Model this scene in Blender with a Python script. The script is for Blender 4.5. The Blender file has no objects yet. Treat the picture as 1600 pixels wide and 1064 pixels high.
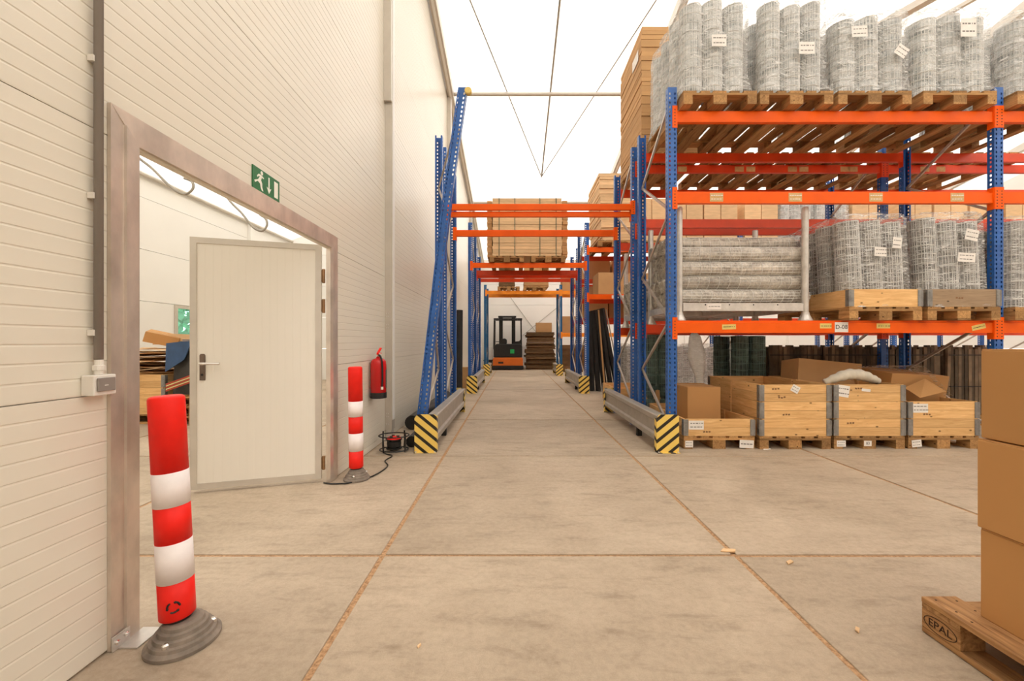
import bpy, bmesh, math, random
from mathutils import Vector, Matrix, noise
RND = random.Random(11)
PI = math.pi
sc = bpy.context.scene
COL = sc.collection

# ------------------------------------------------------------------ camera, sky, exposure
cam_data = bpy.data.cameras.new('camera')
cam = bpy.data.objects.new('camera', cam_data)
COL.objects.link(cam)
cam.location = (0, 0, 1.204)
cam.rotation_euler = (PI / 2, 0, 0)
cam_data.sensor_width = 36.0
cam_data.lens = 630.0 / 1600 * 36
cam_data.shift_x = -2.5 / 1600
cam_data.shift_y = 3.0 / 1600
cam_data.clip_start = 0.05
sc.camera = cam

world = bpy.data.worlds.new('sky')
sc.world = world
world.use_nodes = True
bg = world.node_tree.nodes['Background']
bg.inputs[0].default_value = (1.0, 0.957, 0.90, 1)
bg.inputs[1].default_value = 3.45

sc.view_settings.view_transform = 'Standard'
sc.view_settings.look = 'None'
sc.view_settings.exposure = 0.22
sc.view_settings.gamma = 1.0
sc.view_settings.use_curve_mapping = False
sc.cycles.max_bounces = 9
sc.cycles.diffuse_bounces = 6
sc.cycles.glossy_bounces = 3
sc.cycles.transparent_max_bounces = 14
sc.cycles.sample_clamp_indirect = 8.0
sc.cycles.use_denoising = True


# ------------------------------------------------------------------ materials
M = {}


def _new(name):
    m = bpy.data.materials.new(name)
    m.use_nodes = True
    nt = m.node_tree
    p = nt.nodes['Principled BSDF']
    M[name] = m
    return m, nt, p


def _lnk(nt, a, b):
    nt.links.new(a, b)


def _coords(nt, scale=(1, 1, 1), rnd=True, kind='Object'):
    tc = nt.nodes.new('ShaderNodeTexCoord')
    mp = nt.nodes.new('ShaderNodeMapping')
    mp.inputs['Scale'].default_value = scale
    _lnk(nt, tc.outputs[kind], mp.inputs['Vector'])
    if rnd:
        oi = nt.nodes.new('ShaderNodeObjectInfo')
        mu = nt.nodes.new('ShaderNodeMath'); mu.operation = 'MULTIPLY'; mu.inputs[1].default_value = 37.0
        _lnk(nt, oi.outputs['Random'], mu.inputs[0])
        cx = nt.nodes.new('ShaderNodeCombineXYZ')
        for i in range(3):
            _lnk(nt, mu.outputs[0], cx.inputs[i])
        _lnk(nt, cx.outputs[0], mp.inputs['Location'])
    return mp.outputs['Vector']


def _noise(nt, vec, scale, detail=4, rough=0.55, dist=0.0):
    n = nt.nodes.new('ShaderNodeTexNoise')
    n.inputs['Scale'].default_value = scale
    n.inputs['Detail'].default_value = detail
    n.inputs['Roughness'].default_value = rough
    n.inputs['Distortion'].default_value = dist
    _lnk(nt, vec, n.inputs['Vector'])
    return n.outputs['Fac']


def _ramp(nt, fac, stops):
    r = nt.nodes.new('ShaderNodeValToRGB')
    el = r.color_ramp.elements
    el[0].position, el[0].color = stops[0][0], (*stops[0][1], 1)
    el[1].position, el[1].color = stops[-1][0], (*stops[-1][1], 1)
    for pos, c in stops[1:-1]:
        e = el.new(pos); e.color = (*c, 1)
    _lnk(nt, fac, r.inputs[0])
    return r.outputs[0]


def _mix(nt, a, b, fac, mode='MIX'):
    x = nt.nodes.new('ShaderNodeMix'); x.data_type = 'RGBA'; x.blend_type = mode
    for s, v in ((0, fac), (6, a), (7, b)):
        if hasattr(v, 'is_output'):
            _lnk(nt, v, x.inputs[s])
        else:
            x.inputs[s].default_value = v if s == 0 else (*v, 1)
    return x.outputs[2]


def _rnd_value(nt, col, amount):
    """each object a little lighter or darker than the next"""
    oi = nt.nodes.new('ShaderNodeObjectInfo')
    mr = nt.nodes.new('ShaderNodeMapRange')
    mr.inputs['To Min'].default_value = 1 - amount
    mr.inputs['To Max'].default_value = 1 + amount
    _lnk(nt, oi.outputs['Random'], mr.inputs['Value'])
    h = nt.nodes.new('ShaderNodeHueSaturation')
    _lnk(nt, mr.outputs[0], h.inputs['Value'])
    _lnk(nt, col, h.inputs['Color'])
    return h.outputs[0]


def _bump(nt, p, fac, strength, dist=0.01):
    b = nt.nodes.new('ShaderNodeBump')
    b.inputs['Strength'].default_value = strength
    b.inputs['Distance'].default_value = dist
    _lnk(nt, fac, b.inputs['Height'])
    _lnk(nt, b.outputs[0], p.inputs['Normal'])


def mul(c, k):
    return tuple(min(1, v * k) for v in c)


def simple(name, col, rough=0.5, metal=0.0, var=0.12, scale=8.0, rnd=0.0, stretch=(1, 1, 1), bump=0.0, spec=0.5):
    m, nt, p = _new(name)
    v = _coords(nt, stretch)
    f = _noise(nt, v, scale, 5)
    c = _ramp(nt, f, [(0.3, mul(col, 1 - var)), (0.7, mul(col, 1 + var))])
    if rnd:
        c = _rnd_value(nt, c, rnd)
    _lnk(nt, c, p.inputs['Base Color'])
    p.inputs['Roughness'].default_value = rough
    p.inputs['Metallic'].default_value = metal
    p.inputs['Specular IOR Level'].default_value = spec
    if bump:
        _bump(nt, p, f, bump)
    return m


def wood(name, dark, light, rnd=0.2, knots=True):
    """grain runs along local X"""
    m, nt, p = _new(name)
    v = _coords(nt, (1.6, 16, 16))
    f = _noise(nt, v, 2.2, 6, 0.6, 1.2)
    c = _ramp(nt, f, [(0.25, dark), (0.5, tuple((a + b) / 2 for a, b in zip(dark, light))), (0.75, light)])
    v2 = _coords(nt, (5, 9, 9))
    if knots:
        vo = nt.nodes.new('ShaderNodeTexVoronoi'); vo.inputs['Scale'].default_value = 1.3
        _lnk(nt, v2, vo.inputs['Vector'])
        k = _ramp(nt, vo.outputs['Distance'], [(0.07, (1, 1, 1)), (0.12, (0, 0, 0))])
        c = _mix(nt, c, mul(dark, 0.35), k)
    c = _rnd_value(nt, c, rnd)
    _lnk(nt, c, p.inputs['Base Color'])
    p.inputs['Roughness'].default_value = 0.75
    p.inputs['Specular IOR Level'].default_value = 0.3
    _bump(nt, p, f, 0.25, 0.004)
    return m


simple('panel_white', (0.77, 0.722, 0.615), 0.30, 0, 0.02, 1.2, spec=0.5)
simple('panel_plain', (0.86, 0.84, 0.80), 0.5, 0, 0.02, 1.0)
simple('galvanised', (0.64, 0.605, 0.56), 0.36, 0.5, 0.13, 14, bump=0.03)
simple('hinge_steel', (0.30, 0.29, 0.275), 0.4, 0.5, 0.2, 14)
simple('stamp_ink', (0.24, 0.12, 0.05), 0.8, 0, 0.2, 30)
simple('print_grey', (0.22, 0.20, 0.18), 0.7, 0, 0.2, 30)
simple('frame_sheet', (0.66, 0.575, 0.495), 0.33, 0.6, 0.2, 7, stretch=(1, 1, .6), bump=0.02)
simple('aluminium', (0.60, 0.55, 0.48), 0.42, 0.35, 0.06, 6)
simple('steel_brace', (0.50, 0.45, 0.40), 0.4, 0.6, 0.15, 9)
simple('rail_grey', (0.40, 0.365, 0.325), 0.45, 0.3, 0.12, 7)
simple('door_cream', (0.80, 0.755, 0.67), 0.4, 0, 0.012, 2)
simple('blue_paint', (0.020, 0.112, 0.40), 0.36, 0, 0.22, 6)
simple('blue_teal', (0.01, 0.12, 0.30), 0.4, 0, 0.15, 5)
simple('orange_paint', (0.95, 0.125, 0.004), 0.4, 0, 0.08, 4, spec=0.2)
simple('red_orange', (0.78, 0.062, 0.006), 0.42, 0, 0.12, 4)
simple('amber_paint', (0.92, 0.29, 0.014), 0.45, 0, 0.12, 4)
simple('red_plastic', (0.86, 0.018, 0.010), 0.45, 0, 0.08, 9, spec=0.25)
simple('red_gloss', (0.60, 0.010, 0.012), 0.22, 0, 0.06, 5)
simple('white_band', (0.90, 0.83, 0.82), 0.35, 0, 0.05, 18)
simple('black_plastic', (0.012, 0.011, 0.010), 0.5, 0, 0.3, 8)
simple('black_matte', (0.018, 0.016, 0.014), 0.75, 0, 0.3, 6)
simple('rubber_base', (0.21, 0.17, 0.135), 0.8, 0, 0.35, 14, bump=0.3)
simple('white_plastic', (0.78, 0.74, 0.67), 0.4, 0, 0.03, 5)
simple('grey_plastic', (0.26, 0.23, 0.205), 0.45, 0, 0.06, 6)
simple('paper_white', (0.85, 0.81, 0.76), 0.7, 0, 0.05, 14)
simple('paper_yellow', (0.80, 0.60, 0.18), 0.7, 0, 0.06, 14)
simple('paper_tan', (0.66, 0.42, 0.18), 0.7, 0, 0.12, 30)
simple('ink', (0.02, 0.016, 0.014), 0.7, 0, 0.1, 9)
simple('burnt_ink', (0.045, 0.018, 0.008), 0.8, 0, 0.1, 9)
simple('sign_green', (0.012, 0.16, 0.045), 0.4, 0, 0.15, 20)
simple('sign_white', (0.90, 0.90, 0.80), 0.4, 0, 0.02, 9)
simple('green_label', (0.02, 0.45, 0.12), 0.4, 0, 0.05, 9)
simple('cardboard', (0.57, 0.335, 0.155), 0.8, 0, 0.06, 3, rnd=0.12, spec=0.2)
simple('cardboard_warm', (0.52, 0.275, 0.105), 0.75, 0, 0.04, 2.0, rnd=0.05, spec=0.25)
simple('cardboard_pale', (0.78, 0.53, 0.30), 0.8, 0, 0.10, 5, rnd=0.12, stretch=(1, 1, 6), spec=0.2)
simple('cardboard_dark', (0.17, 0.10, 0.05), 0.85, 0, 0.2, 4, rnd=0.3, spec=0.2)
simple('tape', (0.42, 0.235, 0.09), 0.3, 0, 0.05, 4)
simple('strap_green', (0.03, 0.085, 0.055), 0.5, 0, 0.1, 6)
simple('wire_steel', (0.80, 0.785, 0.75), 0.35, 0.1, 0.15, 9, rnd=0.12)
simple('wire_green', (0.16, 0.25, 0.215), 0.3, 0.3, 0.2, 9, rnd=0.15)
simple('stake_wood', (0.13, 0.092, 0.056), 0.85, 0, 0.35, 6, rnd=0.6)
simple('tarp_blue', (0.03, 0.075, 0.17), 0.55, 0, 0.3, 5)
simple('tarp_black', (0.045, 0.042, 0.038), 0.6, 0, 0.3, 5)
simple('strap_red', (0.50, 0.06, 0.025), 0.6, 0, 0.1, 9)
simple('strap_cream', (0.78, 0.62, 0.30), 0.6, 0, 0.1, 9)
simple('forklift_orange', (0.72, 0.155, 0.012), 0.35, 0, 0.06, 4)
simple('leaf_green', (0.26, 0.52, 0.34), 0.6, 0, 0.4, 8)
simple('cloth_white', (0.62, 0.57, 0.47), 0.9, 0, 0.12, 12)
simple('cable_grey', (0.36, 0.33, 0.28), 0.45, 0.2, 0.08, 9)
simple('hinge_brown', (0.35, 0.20, 0.10), 0.4, 0.5, 0.2, 12)
simple('handle_bronze', (0.18, 0.13, 0.10), 0.35, 0.6, 0.2, 12)
simple('chrome', (0.75, 0.72, 0.68), 0.2, 0.9, 0.05, 9)
wood('pallet_wood', (0.22, 0.105, 0.038), (0.56, 0.32, 0.125), 0.35)
wood('pine', (0.66, 0.355, 0.13), (0.92, 0.61, 0.285), 0.13)
wood('pine_grey', (0.25, 0.17, 0.105), (0.42, 0.30, 0.19), 0.13)
wood('pallet_red', (0.17, 0.075, 0.028), (0.58, 0.33, 0.145), 0.15, False)

# roof membrane: white PVC cloth that the daylight outside shines through
m, nt, p = _new('roof_cloth')
nt.nodes.remove(p)
out = nt.nodes['Material Output']
tr = nt.nodes.new('ShaderNodeBsdfTranslucent'); tr.inputs[0].default_value = (0.46, 0.455, 0.45, 1)
df = nt.nodes.new('ShaderNodeBsdfDiffuse'); df.inputs[0].default_value = (0.72, 0.71, 0.69, 1)
mx = nt.nodes.new('ShaderNodeMixShader'); mx.inputs[0].default_value = 0.5
ad = nt.nodes.new('ShaderNodeAddShader')
_lnk(nt, tr.outputs[0], mx.inputs[1]); _lnk(nt, df.outputs[0], mx.inputs[2])
_lnk(nt, mx.outputs[0], out.inputs[0])
tr.inputs[0].default_value = (0.9, 0.89, 0.87, 1)

# concrete slabs
m, nt, p = _new('concrete')
v = _coords(nt, (1, 1, 1))
v_st = _coords(nt, (1.0, 3.2, 1))
big = _noise(nt, v, 1.1, 5, 0.6, 0.6)
streak = _noise(nt, v_st, 3.2, 9, 0.72, 0.35)
mid = _noise(nt, v, 34.0, 4, 0.65, 0.2)
fine = _noise(nt, v, 190.0, 3, 0.6)
c1 = _ramp(nt, big, [(0.28, (0.45, 0.36, 0.265)), (0.72, (0.63, 0.515, 0.39))])
c2 = _ramp(nt, streak, [(0.30, (0.48, 0.44, 0.40)), (0.47, (0.9, 0.89, 0.88)), (0.6, (1, 1, 1)), (0.8, (1.0, 1.0, 1.0))])
c = _mix(nt, c1, c2, 0.55, 'MULTIPLY')
cm_ = _ramp(nt, mid, [(0.3, (0.78, 0.76, 0.73)), (0.6, (1, 1, 1))])
c = _mix(nt, c, cm_, 0.6, 'MULTIPLY')
c3 = _ramp(nt, fine, [(0.3, (0.80, 0.79, 0.77)), (0.7, (1, 1, 1))])
c = _mix(nt, c, c3, 0.6, 'MULTIPLY')
c = _rnd_value(nt, c, 0.04)
_lnk(nt, c, p.inputs['Base Color'])
p.inputs['Roughness'].default_value = 0.62
p.inputs['Specular IOR Level'].default_value = 0.35
_bump(nt, p, fine, 0.18, 0.004)

m, nt, p = _new('joint_dirt')
v = _coords(nt)
f = _noise(nt, v, 60, 5, 0.7)
c = _ramp(nt, f, [(0.3, (0.20, 0.10, 0.045)), (0.5, (0.47, 0.275, 0.14)), (0.72, (0.68, 0.45, 0.26))])
_lnk(nt, c, p.inputs['Base Color'])
p.inputs['Roughness'].default_value = 0.9

# hazard stripes printed on the guard ends (two slants)
for nm, sg in (('hazard_down', 1.0), ('hazard_up', -1.0)):
    m, nt, p = _new(nm)
    tc = nt.nodes.new('ShaderNodeTexCoord')
    sx = nt.nodes.new('ShaderNodeSeparateXYZ')
    _lnk(nt, tc.outputs['Object'], sx.inputs[0])
    a = nt.nodes.new('ShaderNodeMath'); a.operation = 'MULTIPLY_ADD'; a.inputs[1].default_value = sg * 0.82
    _lnk(nt, sx.outputs[0], a.inputs[0]); _lnk(nt, sx.outputs[2], a.inputs[2])
    y = nt.nodes.new('ShaderNodeMath'); y.operation = 'MULTIPLY_ADD'; y.inputs[1].default_value = sg * 0.5
    _lnk(nt, sx.outputs[1], y.inputs[0]); _lnk(nt, a.outputs[0], y.inputs[2])
    b = nt.nodes.new('ShaderNodeMath'); b.operation = 'MULTIPLY'; b.inputs[1].default_value = 1 / 0.118
    _lnk(nt, y.outputs[0], b.inputs[0])
    b2 = nt.nodes.new('ShaderNodeMath'); b2.operation = 'ADD'; b2.inputs[1].default_value = 20.28
    _lnk(nt, b.outputs[0], b2.inputs[0])
    fr = nt.nodes.new('ShaderNodeMath'); fr.operation = 'FRACT'
    _lnk(nt, b2.outputs[0], fr.inputs[0])
    c = _ramp(nt, fr.outputs[0], [(0.36, (0.018, 0.014, 0.010)), (0.38, (0.92, 0.66, 0.15))])
    _lnk(nt, c, p.inputs['Base Color'])
    p.inputs['Roughness'].default_value = 0.45

# stretch film
m, nt, p = _new('film')
out = nt.nodes['Material Output']
v = _coords(nt, (4, 4, 34))
f = _noise(nt, v, 1.7, 6, 0.62, 1.8)
k = _ramp(nt, f, [(0.40, (0.10, 0.10, 0.10)), (0.55, (0.30, 0.30, 0.30)), (0.60, (0.95, 0.95, 0.95)), (0.67, (0.55, 0.55, 0.55))])  # opaque white streaks paint highlights onto the film's wrinkles
p.inputs['Base Color'].default_value = (0.90, 0.89, 0.86, 1)
p.inputs['Roughness'].default_value = 0.22
_bump(nt, p, f, 0.8, 0.02)
tp = nt.nodes.new('ShaderNodeBsdfTransparent')
mx = nt.nodes.new('ShaderNodeMixShader')
_lnk(nt, k, mx.inputs[0]); _lnk(nt, tp.outputs[0], mx.inputs[1]); _lnk(nt, p.outputs[0], mx.inputs[2])
_lnk(nt, mx.outputs[0], out.inputs[0])

# thick crumpled film, mostly white
mo = m.copy(); mo.name = 'film_opaque'; M['film_opaque'] = mo
rp = [n_ for n_ in mo.node_tree.nodes if n_.type == 'VALTORGB'][0]
for e in rp.color_ramp.elements:
    e.color = (.62 + .35 * e.color[0],) * 3 + (1,)

# cores of the rolls: densely wound wire, finer than a pixel
for nm, lo, hi in (('mesh_core', (0.075, 0.072, 0.066), (0.48, 0.46, 0.425)), ('mesh_core_green', (0.015, 0.03, 0.028), (0.14, 0.21, 0.185)),
                   ('mesh_core_pale', (0.22, 0.25, 0.245), (0.95, 0.955, 0.935)), ('mesh_core_lying', (0.25, 0.215, 0.175), (0.74, 0.68, 0.59))):  # pale core: extra light on the upper rolls put into the colour
    m, nt, p = _new(nm)
    v = _coords(nt, (26, 26, 2.0))
    f = _noise(nt, v, 1.8, 4, 0.6, 0.6)
    v2 = _coords(nt, (2, 2, 9))
    f2 = _noise(nt, v2, 2.0, 3, 0.5, 0.4)
    a = nt.nodes.new('ShaderNodeMath'); a.operation = 'ADD'
    _lnk(nt, f, a.inputs[0]); _lnk(nt, f2, a.inputs[1])
    a2 = nt.nodes.new('ShaderNodeMath'); a2.operation = 'MULTIPLY'; a2.inputs[1].default_value = 0.5
    _lnk(nt, a.outputs[0], a2.inputs[0])
    c = _ramp(nt, a2.outputs[0], [(0.38, lo), (0.64, hi)])
    c = _rnd_value(nt, c, 0.12)
    _lnk(nt, c, p.inputs['Base Color'])
    p.inputs['Roughness'].default_value = 0.45
    p.inputs['Metallic'].default_value = 0.0
    _bump(nt, p, a2.outputs[0], 0.6, 0.008)

# window glass
m, nt, p = _new('glass')
out = nt.nodes['Material Output']
p.inputs['Base Color'].default_value = (0.7, 0.95, 0.93, 1)
p.inputs['Roughness'].default_value = 0.08
tp = nt.nodes.new('ShaderNodeBsdfTransparent'); tp.inputs[0].default_value = (0.75, 0.97, 0.95, 1)
mx = nt.nodes.new('ShaderNodeMixShader'); mx.inputs[0].default_value = 0.15
_lnk(nt, tp.outputs[0], mx.inputs[1]); _lnk(nt, p.outputs[0], mx.inputs[2])
_lnk(nt, mx.outputs[0], out.inputs[0])


# ------------------------------------------------------------------ mesh helpers
class MB:
    """collects faces of ONE piece"""
    def __init__(s):
        s.v = []; s.f = []

    def add(s, verts, faces):
        o = len(s.v)
        s.v += [tuple(p) for p in verts]
        s.f += [tuple(o + i for i in f) for f in faces]
        return s

    def box(s, x0, x1, y0, y1, z0, z1):
        return s.add([(x0, y0, z0), (x1, y0, z0), (x1, y1, z0), (x0, y1, z0), (x0, y0, z1), (x1, y0, z1), (x1, y1, z1), (x0, y1, z1)],
                     [(0, 3, 2, 1), (4, 5, 6, 7), (0, 1, 5, 4), (1, 2, 6, 5), (2, 3, 7, 6), (3, 0, 4, 7)])

    def bar(s, p, q, w, t, up=(0, 0, 1)):
        p, q = Vector(p), Vector(q)
        d = (q - p).normalized()
        u = Vector(up)
        if abs(d.dot(u)) > 0.98:
            u = Vector((1, 0, 0))
        a = d.cross(u).normalized(); b = a.cross(d).normalized()
        vs = []
        for c in (p, q):
            for sa, sb in ((-1, -1), (1, -1), (1, 1), (-1, 1)):
                vs.append(c + a * sa * w / 2 + b * sb * t / 2)
        return s.add(vs, [(0, 1, 2, 3), (7, 6, 5, 4), (0, 4, 5, 1), (1, 5, 6, 2), (2, 6, 7, 3), (3, 7, 4, 0)])

    def tube(s, pts, r, n=8, closed=False, caps=True):
        pts = [Vector(p) for p in pts]
        m_ = len(pts)
        rr = r if isinstance(r, (list, tuple)) else [r] * m_
        prev = None
        vs = []
        for i, p in enumerate(pts):
            if closed:
                d = (pts[(i + 1) % m_] - pts[i - 1]).normalized()
            else:
                d = (pts[min(i + 1, m_ - 1)] - pts[max(i - 1, 0)]).normalized()
            if prev is None:
                u = Vector((0, 0, 1)) if abs(d.z) < 0.9 else Vector((1, 0, 0))
                a = d.cross(u).normalized()
            else:
                a = (prev - d * prev.dot(d)).normalized()
            prev = a
            b = d.cross(a)
            for k in range(n):
                t = 2 * PI * k / n
                vs.append(p + (a * math.cos(t) + b * math.sin(t)) * rr[i])
        fs = []
        for i in range(m_ if closed else m_ - 1):
            j = (i + 1) % m_
            for k in range(n):
                l = (k + 1) % n
                fs.append((i * n + k, i * n + l, j * n + l, j * n + k))
        if caps and not closed:
            fs.append(tuple(range(n - 1, -1, -1)))
            fs.append(tuple((m_ - 1) * n + k for k in range(n)))
        return s.add(vs, fs)

    def lathe(s, prof, n=24, c=(0, 0, 0)):
        vs = []; fs = []
        for (r, z) in prof:
            for k in range(n):
                t = 2 * PI * k / n
                vs.append((c[0] + r * math.cos(t), c[1] + r * math.sin(t), c[2] + z))
        for i in range(len(prof) - 1):
            for k in range(n):
                l = (k + 1) % n
                fs.append((i * n + k, i * n + l, (i + 1) * n + l, (i + 1) * n + k))
        fs.append(tuple(range(n - 1, -1, -1)))
        fs.append(tuple((len(prof) - 1) * n + k for k in range(n)))
        return s.add(vs, fs)

    def prism(s, poly, y0, y1, f=None):
        """poly in (x, z), pulled from y0 to y1; f maps a point"""
        n = len(poly)
        vs = [(x, y0, z) for x, z in poly] + [(x, y1, z) for x, z in poly]
        fs = [tuple(range(n)), tuple(range(2 * n - 1, n - 1, -1))]
        for i in range(n):
            j = (i + 1) % n
            fs.append((j, i, n + i, n + j))
        if f:
            vs = [f(*p) for p in vs]
        return s.add(vs, fs)

    def mesh(s, name, smooth=False):
        me = bpy.data.meshes.new(name)
        me.from_pydata(s.v, [], s.f)
        bm = bmesh.new(); bm.from_mesh(me)
        bmesh.ops.recalc_face_normals(bm, faces=bm.faces)
        bm.to_mesh(me); bm.free()
        if smooth:
            for q in me.polygons:
                q.use_smooth = True
        return me


def obj(name, me, mat, parent=None, loc=(0, 0, 0), rot=(0, 0, 0), bevel=0.0, smooth=False):
    if isinstance(me, MB):
        me = me.mesh(name, smooth)
    if not me.materials:
        me.materials.append(M[mat])
    o = bpy.data.objects.new(name, me)
    COL.objects.link(o)
    o.location = loc; o.rotation_euler = rot
    if parent:
        o.parent = parent
    if me.materials[0] != M[mat]:
        o.material_slots[0].link = 'OBJECT'
        o.material_slots[0].material = M[mat]
    if bevel:
        b = o.modifiers.new('soft_edges', 'BEVEL'); b.width = bevel; b.segments = 2; b.limit_method = 'ANGLE'
    return o


def tag(o, label=None, cat=None, group=None, kind=None):
    if label: o['label'] = label
    if cat: o['category'] = cat
    if group: o['group'] = group
    if kind: o['kind'] = kind
    return o


def thing(name, label, cat, loc=(0, 0, 0), rotz=0, group=None):
    o = bpy.data.objects.new(name, None)
    COL.objects.link(o)
    o.location = loc; o.rotation_euler = (0, 0, rotz)
    o.empty_display_size = 0.1
    return tag(o, label, cat, group)


def struct(name, loc=(0, 0, 0)):
    o = bpy.data.objects.new(name, None)
    COL.objects.link(o); o.location = loc
    o['kind'] = 'structure'
    return o


_cache = {}


def shared(key, fn, smooth=False):
    if key not in _cache:
        _cache[key] = fn().mesh(str(key[0]), smooth)
    return _cache[key]


def cbox(l, w, t, name='board'):
    """box with its middle at the origin, shared between alike pieces"""
    return shared((name, round(l, 3), round(w, 3), round(t, 3)), lambda: MB().box(-l / 2, l / 2, -w / 2, w / 2, -t / 2, t / 2))


def text(body, size, mat, parent, loc, rot, name='lettering', ext=0.0006, sx=1.0):
    cu = bpy.data.curves.new(name, 'FONT')
    cu.body = body; cu.size = size; cu.align_x = 'CENTER'; cu.align_y = 'CENTER'; cu.extrude = ext
    cu.materials.append(M[mat])
    t = bpy.data.objects.new(name, cu)
    COL.objects.link(t)
    me = bpy.data.meshes.new_from_object(t.evaluated_get(bpy.context.evaluated_depsgraph_get()))
    bpy.data.objects.remove(t); bpy.data.curves.remove(cu)
    if not me.materials:
        me.materials.append(M[mat])
    o = bpy.data.objects.new(name, me)
    COL.objects.link(o)
    o.location = loc; o.rotation_euler = rot; o.parent = parent
    o.scale = (sx, 1, 1)
    return o


def catmull(pts, n=6, closed=False):
    pts = [Vector(p) for p in pts]
    m_ = len(pts); res = []
    for i in range(m_ if closed else m_ - 1):
        if closed:
            p0, p1, p2, p3 = pts[i - 1], pts[i], pts[(i + 1) % m_], pts[(i + 2) % m_]
        else:
            p0, p1, p2, p3 = pts[max(i - 1, 0)], pts[i], pts[i + 1], pts[min(i + 2, m_ - 1)]
        for k in range(n):
            t = k / n
            res.append(0.5 * ((2 * p1) + (p2 - p0) * t + (2 * p0 - 5 * p1 + 4 * p2 - p3) * t * t + (3 * p1 - p0 - 3 * p2 + p3) * t ** 3))
    if not closed:
        res.append(pts[-1])
    return res


# ------------------------------------------------------------------ the setting: floor
WX = -1.58                                  # hall face of the left wall
YB, YF = -5.5, 19.6                        # unseen wall behind the camera, moved close to cut light; far wall
XR = 16.2                                   # right wall
XO = -7.2                                   # far wall of the side room


def roof_z(y):
    return 7.66 - 0.2 * (y - 7.57) if y > 4.0 else 7.66 - 0.2 * (4.0 - 7.57) - 0.2 * (4.0 - y)


floor = tag(obj('floor', MB().box(XO - 0.3, XR + 0.3, YB - 0.3, YF + 0.3, -0.25, -0.009), 'joint_dirt'), kind='structure')
xj = [-0.744 + 2.0 * k for k in range(-4, 10)]
yj = [0.29 + 1.995 * k for k in range(-6, 11)]
RF = random.Random(5)
slab_me = MB().box(-0.985, 0.985, -0.985, 0.985, -0.09, 0).mesh('slab')
for i in range(len(xj) - 1):
    for j in range(len(yj) - 1):
        if xj[i + 1] < XO or xj[i] > XR or yj[j + 1] < YB or yj[j] > YF:
            continue
        s = obj('slab', slab_me, 'concrete', floor, ((xj[i] + xj[i + 1]) / 2 + RF.uniform(-.002, .002), (yj[j] + yj[j + 1]) / 2 + RF.uniform(-.003, .003), RF.uniform(-.003, 0)),
                bevel=0.004 if yj[j] < 5 else 0)

# ------------------------------------------------------------------ left wall of ribbed panels with the door opening
wall = struct('wall_left')
RIB = 1.005 / 16


def panel_mesh(y0, y1, z0, z1, name='panel', ribs=True):
    mb = MB()
    prof = []
    z = z0
    n = max(1, round((z1 - z0) / RIB))
    st = (z1 - z0) / n
    prof += [(WX - 0.022, z0 + 0.0018), (WX - 0.0006, z0 + 0.0018)]
    for i in range(n):
        b = z0 + i * st
        if i > 0:
            prof += [(WX - 0.0013, b), (WX - 0.0013, b + 0.003)]
        prof += [(WX + 0.0004, b + 0.006), (WX - 0.0002, b + st - 0.004)]
    prof += [(WX - 0.0006, z1 - 0.0018), (WX - 0.022, z1 - 0.0018)]
    prof += [(WX - 0.03, z1 - 0.0005), (WX - 0.03, z0 + 0.0005)]
    mb.prism(prof, y0, y1)
    me = mb.mesh(name)
    if z1 > min(roof_z(y0), roof_z(y1)):
        bm = bmesh.new(); bm.from_mesh(me)
        for a, nrm in ((7.57, (0, 0.2, 1)), (4.0, (0, -0.2, 1))):
            if (a == 7.57 and y1 > 4.01) or (a == 4.0 and y0 < 3.99):
                bmesh.ops.bisect_plane(bm, geom=bm.verts[:] + bm.edges[:] + bm.faces[:], plane_co=(0, a, roof_z(a)), plane_no=nrm, clear_outer=True)
        bm.to_mesh(me); bm.free()
    return me


DY0, DY1, DZ = 1.62, 3.50, 2.01             # door opening
bays = [(YB, 5.0), (5.0, 9.62), (9.62, 14.4), (14.4, YF)]
for bi, (a, b) in enumerate(bays):
    for k in range(9):
        z0, z1 = 1.005 * k + (0.006 if k == 0 else 0), 1.005 * (k + 1)
        spans = [(a, b)]
        if bi == 0 and k < 2:
            spans = [(a, DY0), (DY1, b)]
        if bi == 0 and k >= 2:
            spans = [(a, 4.0), (4.0, b)] if k >= 7 else spans
        for (s0, s1) in spans:
            if z0 > max(roof_z(s0), roof_z(s1), roof_z(4.0) if s0 <= 4 <= s1 else 0) - 0.05:
                continue
            me = panel_mesh(s0, s1, z0, z1)
            if len(me.polygons):
                obj('panel', me, 'panel_white', wall)

# gable columns against the wall
for (y, w) in ((4.95, 0.12), (9.57, 0.13), (14.35, 0.13)):
    top = roof_z(y) - 0.05
    c = obj('column', MB().box(WX + 0.0005, WX + 0.085, y, y + w, 0.13, top), 'aluminium', wall)
    obj('column_cover', MB().box(WX + 0.085, WX + 0.093, y + 0.02, y + w - 0.02, 0.25, top), 'panel_plain', c)
    if y < 6:
        obj('column_splice', MB().box(WX + 0.001, WX + 0.089, y - 0.045, y - 0.001, 4.15, top), 'aluminium', c)
    ft = MB().box(WX + 0.01, WX + 0.075, y + 0.01, y + w - 0.01, 0.0, 0.13)
    obj('column_foot', ft, 'galvanised', c)
    obj('base_plate', MB().box(WX + 0.002, WX + 0.13, y - 0.03, y + w + 0.03, 0.0, 0.012), 'galvanised', c)
    for z in ([1.38, 1.42, 1.52, 1.56, 0.29, 0.33, 0.20] if y < 6 else []):
        for xo in (0.02, 0.042):
            bo = MB().lathe([(0.007, 0), (0.007, 0.006), (0.003, 0.009)], 8)
            obj('bolt', bo, 'galvanised', c, (WX + xo, y - 0.0, z), (PI / 2, 0, 0))

# door casing
trim = struct('trim_1')
CA = 0.105


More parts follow.
